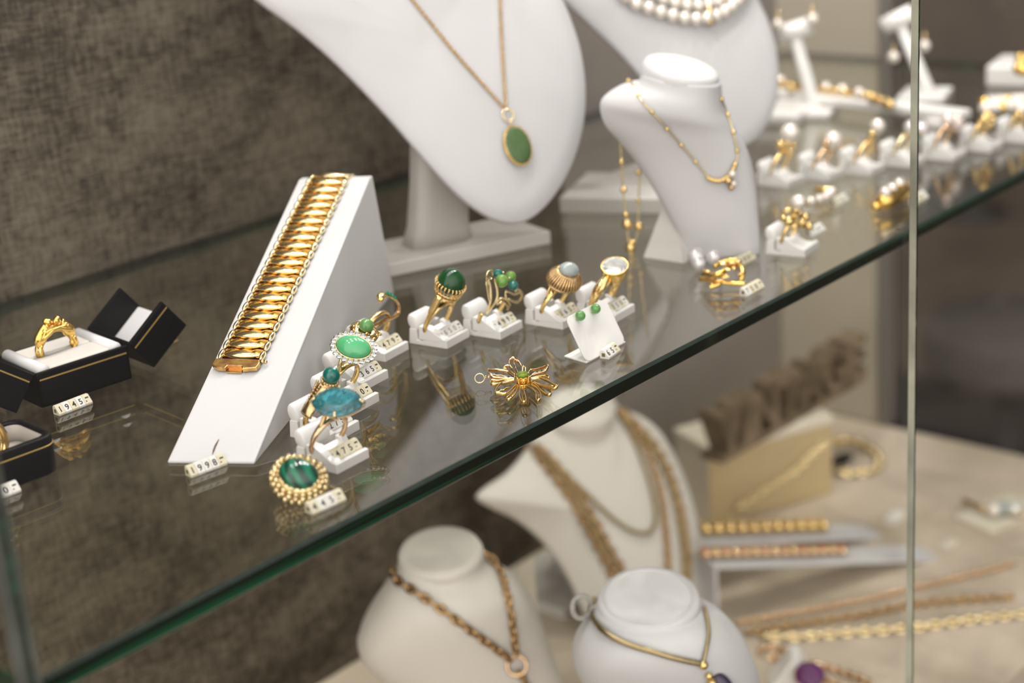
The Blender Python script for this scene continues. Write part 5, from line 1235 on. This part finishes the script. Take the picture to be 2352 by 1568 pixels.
def on_ramp(Mq_, hh, L_, f, y, dz): return Mq_ @ Vector((L_*f, y, hh*(1-f)+dz))
oo = on_ramp(Mq1, h1, L1_, 0.4, 0.012, 0); t = thing('bracelet', 'chunky gold bead bracelet on the rear folded white ramp', 'bracelet', tuple(oo))
for k in range(12):
    g = G(); c = on_ramp(Mq1, h1, L1_, 0.03+0.062*k, 0.014, 0.0060)-oo; sphere(g, c, (0.0044, 0.0062, 0.0056), None, 12, 8); sphere(g, c + Vector((0, 0, 0.0024)) + nrmg*0.005, 0.0040, None, 10, 7); part('link', g, gold, t)
oo = on_ramp(Mq2, h2, L2_, 0.4, 0.012, 0); t = thing('bracelet', 'gold and coral bracelet on the front folded white ramp', 'bracelet', tuple(oo))
for k in range(15):
    g = G(); c = on_ramp(Mq2, h2, L2_, 0.0+0.042*k, 0.014, 0.0048)-oo; sphere(g, c, (0.0042, 0.0060, 0.0044), None, 12, 8); o_ = part('link', g, gold_rose, t)
    g = G(); sphere(g, c + Vector((0, 0, 0.0030)), (0.0028, 0.0030, 0.0022), None, 10, 7); part('coral_stone', g, coral if k % 2 == 0 else gold, o_)
q0 = D(2058, 1196, 0); g = G(); rbox(g, (-0.010, -0.004, 0.0002), (0.010, 0.006, 0.006), 0.001); o = build('price_tag', g, tag_white); o.location = q0; tagp(o, 'blurred pale tag at the low end of the rear folded ramp', 'price tag')
q0 = D(2182, 1262, 0); g = G(); rbox(g, (-0.009, -0.004, 0.0002), (0.009, 0.006, 0.006), 0.001); o = build('price_tag', g, cream); o.location = q0; tagp(o, 'blurred cream tag at the low end of the front folded ramp', 'price tag')
# straight chains
lay_chain('thin rose gold chain stretched on the deck, farthest of the three', [(1690, 1430), (1850, 1402), (2000, 1374), (2150, 1338), (2250, 1314), (2335, 1292)], 0.0056, 0.0013, gold_rose)
lay_chain('brown gold chain stretched on the deck, middle of the three', [(1715, 1452), (1830, 1434), (1980, 1412), (2100, 1388), (2230, 1376), (2335, 1372)], 0.0080, 0.0017, chain_gold)
lay_chain('yellow gold chain stretched on the deck, nearest of the three', [(1750, 1462), (1830, 1462), (1950, 1452), (2090, 1442), (2220, 1424), (2360, 1408)], 0.0092, 0.0019, gold_pale)
lay_chain('looped rose gold chain behind the purple stone at the bottom right', [(1745, 1500), (1752, 1488), (1780, 1486), (1806, 1498), (1840, 1520), (1900, 1532), (1960, 1552), (2000, 1572), (1960, 1580), (1890, 1560), (1830, 1536), (1790, 1512), (1760, 1510)], 0.0058, 0.0016, gold_rose)
# purple stone ring on a white holder
q0 = D(1830, 1592); t = thing('ring_holder', 'white wedge ring holder at the bottom right under the purple stone', 'ring stand', tuple(q0))
h = Vector((CAM.x-q0.x, CAM.y-q0.y, 0)).normalized()
poly = [hp(px, py, q0, h)-q0 for px, py in ((1765, 1585), (1818, 1516), (1836, 1520), (1880, 1600))]
g = G(); loft(g, [[p for p in poly], [p - h*0.022 for p in poly]], smooth=False); part('wedge', g, white_plastic, t)
zz = min(v.z for v in g.v)
for o_ in t.children:
    for v in o_.data.vertices: v.co.z = max(v.co.z, 0.0003) if v.co.z > zz-1 else v.co.z
q1 = hp(1860, 1550, q0 + h*0.006, h); t = thing('ring', 'gold ring with big round purple stone on the white wedge at the bottom right', 'ring', tuple(q1))
Fa = frame(Vector(), TOCAM*0.75+UP*0.6, right)
g = G(); gem(g, 0.0108, 0.0102, 0.0100, 0.6, 14, 0.5, Fa); part('stone', g, amethyst, t)
g = G(); torus(g, 0.0100, 0.0011, Fa @ TR(0, 0, -0.0014), 28, 8); band(g, 0.0090, 0.003, 0.001, Fa @ TR(0, 0, -0.0215)); part('band', g, gold_rose, t)
# bar brooch and card at the right
q0 = D(2290, 1190); g = G(); rbox(g, (-0.030, -0.020, 0.0002), (0.040, 0.022, 0.005), 0.0015, RZ(-0.3)); o = build('jewel_card', g, cream); o.location = q0; tagp(o, 'pale card on the deck at the right edge under the bar brooch', 'jewel card')
t = thing('bar_brooch', 'gold bar brooch with pale stones lying at the right edge of the deck', 'brooch', tuple(q0 + UP*0.005))
zq = lambda px, py, dz=0.009: D(px, py, dz)-q0-UP*0.005
g = G(); tube(g, [zq(2212, 1148), zq(2240, 1160), zq(2268, 1174)], 0.0024, False, 8); tube(g, [zq(2268, 1174), zq(2300, 1172), zq(2350, 1180)], 0.0030, False, 8); part('bar', g, gold_old, t)
for px, py, m in ((2282, 1170, pearl_m), (2305, 1166, moon), (2330, 1168, crystal)):
    g = G(); sphere(g, zq(px, py, .012), .0060, None, 14, 9); part('stone', g, m, t)
# cream card behind the left lower bust
cpt = hy(1214, 1345, 0.70); h = Vector((CAM.x-cpt.x, CAM.y-cpt.y, 0)).normalized()
poly = [hp(px, py, cpt, h) for px, py in ((1190, 1302), (1226, 1276), (1236, 1420), (1180, 1420))]
oo = Vector((cpt.x, cpt.y, ZD)); g = G(); lo_ = [Vector((p.x, p.y, ZD+0.0003)) for p in (poly[3], poly[2])]
pp = [poly[0], poly[1], lo_[1], lo_[0]]; loft(g, [[p-oo for p in pp], [p-oo-h*0.0015 for p in pp]], smooth=False)
o = build('display_card', g, cream); o.location = oo; tagp(o, 'cream card standing on the deck behind the left lower neck bust', 'display card')
import OpenImageIO as oiio, numpy as np, sys
b=oiio.ImageBuf(sys.argv[1] if len(sys.argv)>1 else '/workdir/render_main.png');a=(b.get_pixels()[:,:,:3]*255)
for nm,x,y in (('wall TL',200,200),('wall mid',500,350),('thru shelf',300,1200),('bust1 mid',1000,250),('bust1 tip',1180,460),('ramp low',500,950),('ramp side',800,600),('smallbust chest',1560,430),('disc',1560,155),('bust2',1700,200),('plinth',1400,470),('beige panel',1930,60),('dark R',2250,560),('dark R2',2200,750),('deck',2250,1250),('deck2',2150,1500),('bustB',1380,1080),('bustC disc',1490,1380),('bustC',1480,1540),('bustA',1010,1420),('goldbox',1780,1080),('below shelf wall',700,1300),('shelf mid',1000,900)):
    x=int(x*1024/2352);y=int(y*1024/2352)
    print(nm,a[y-4:y+5,x-4:x+5].mean((0,1)).round())
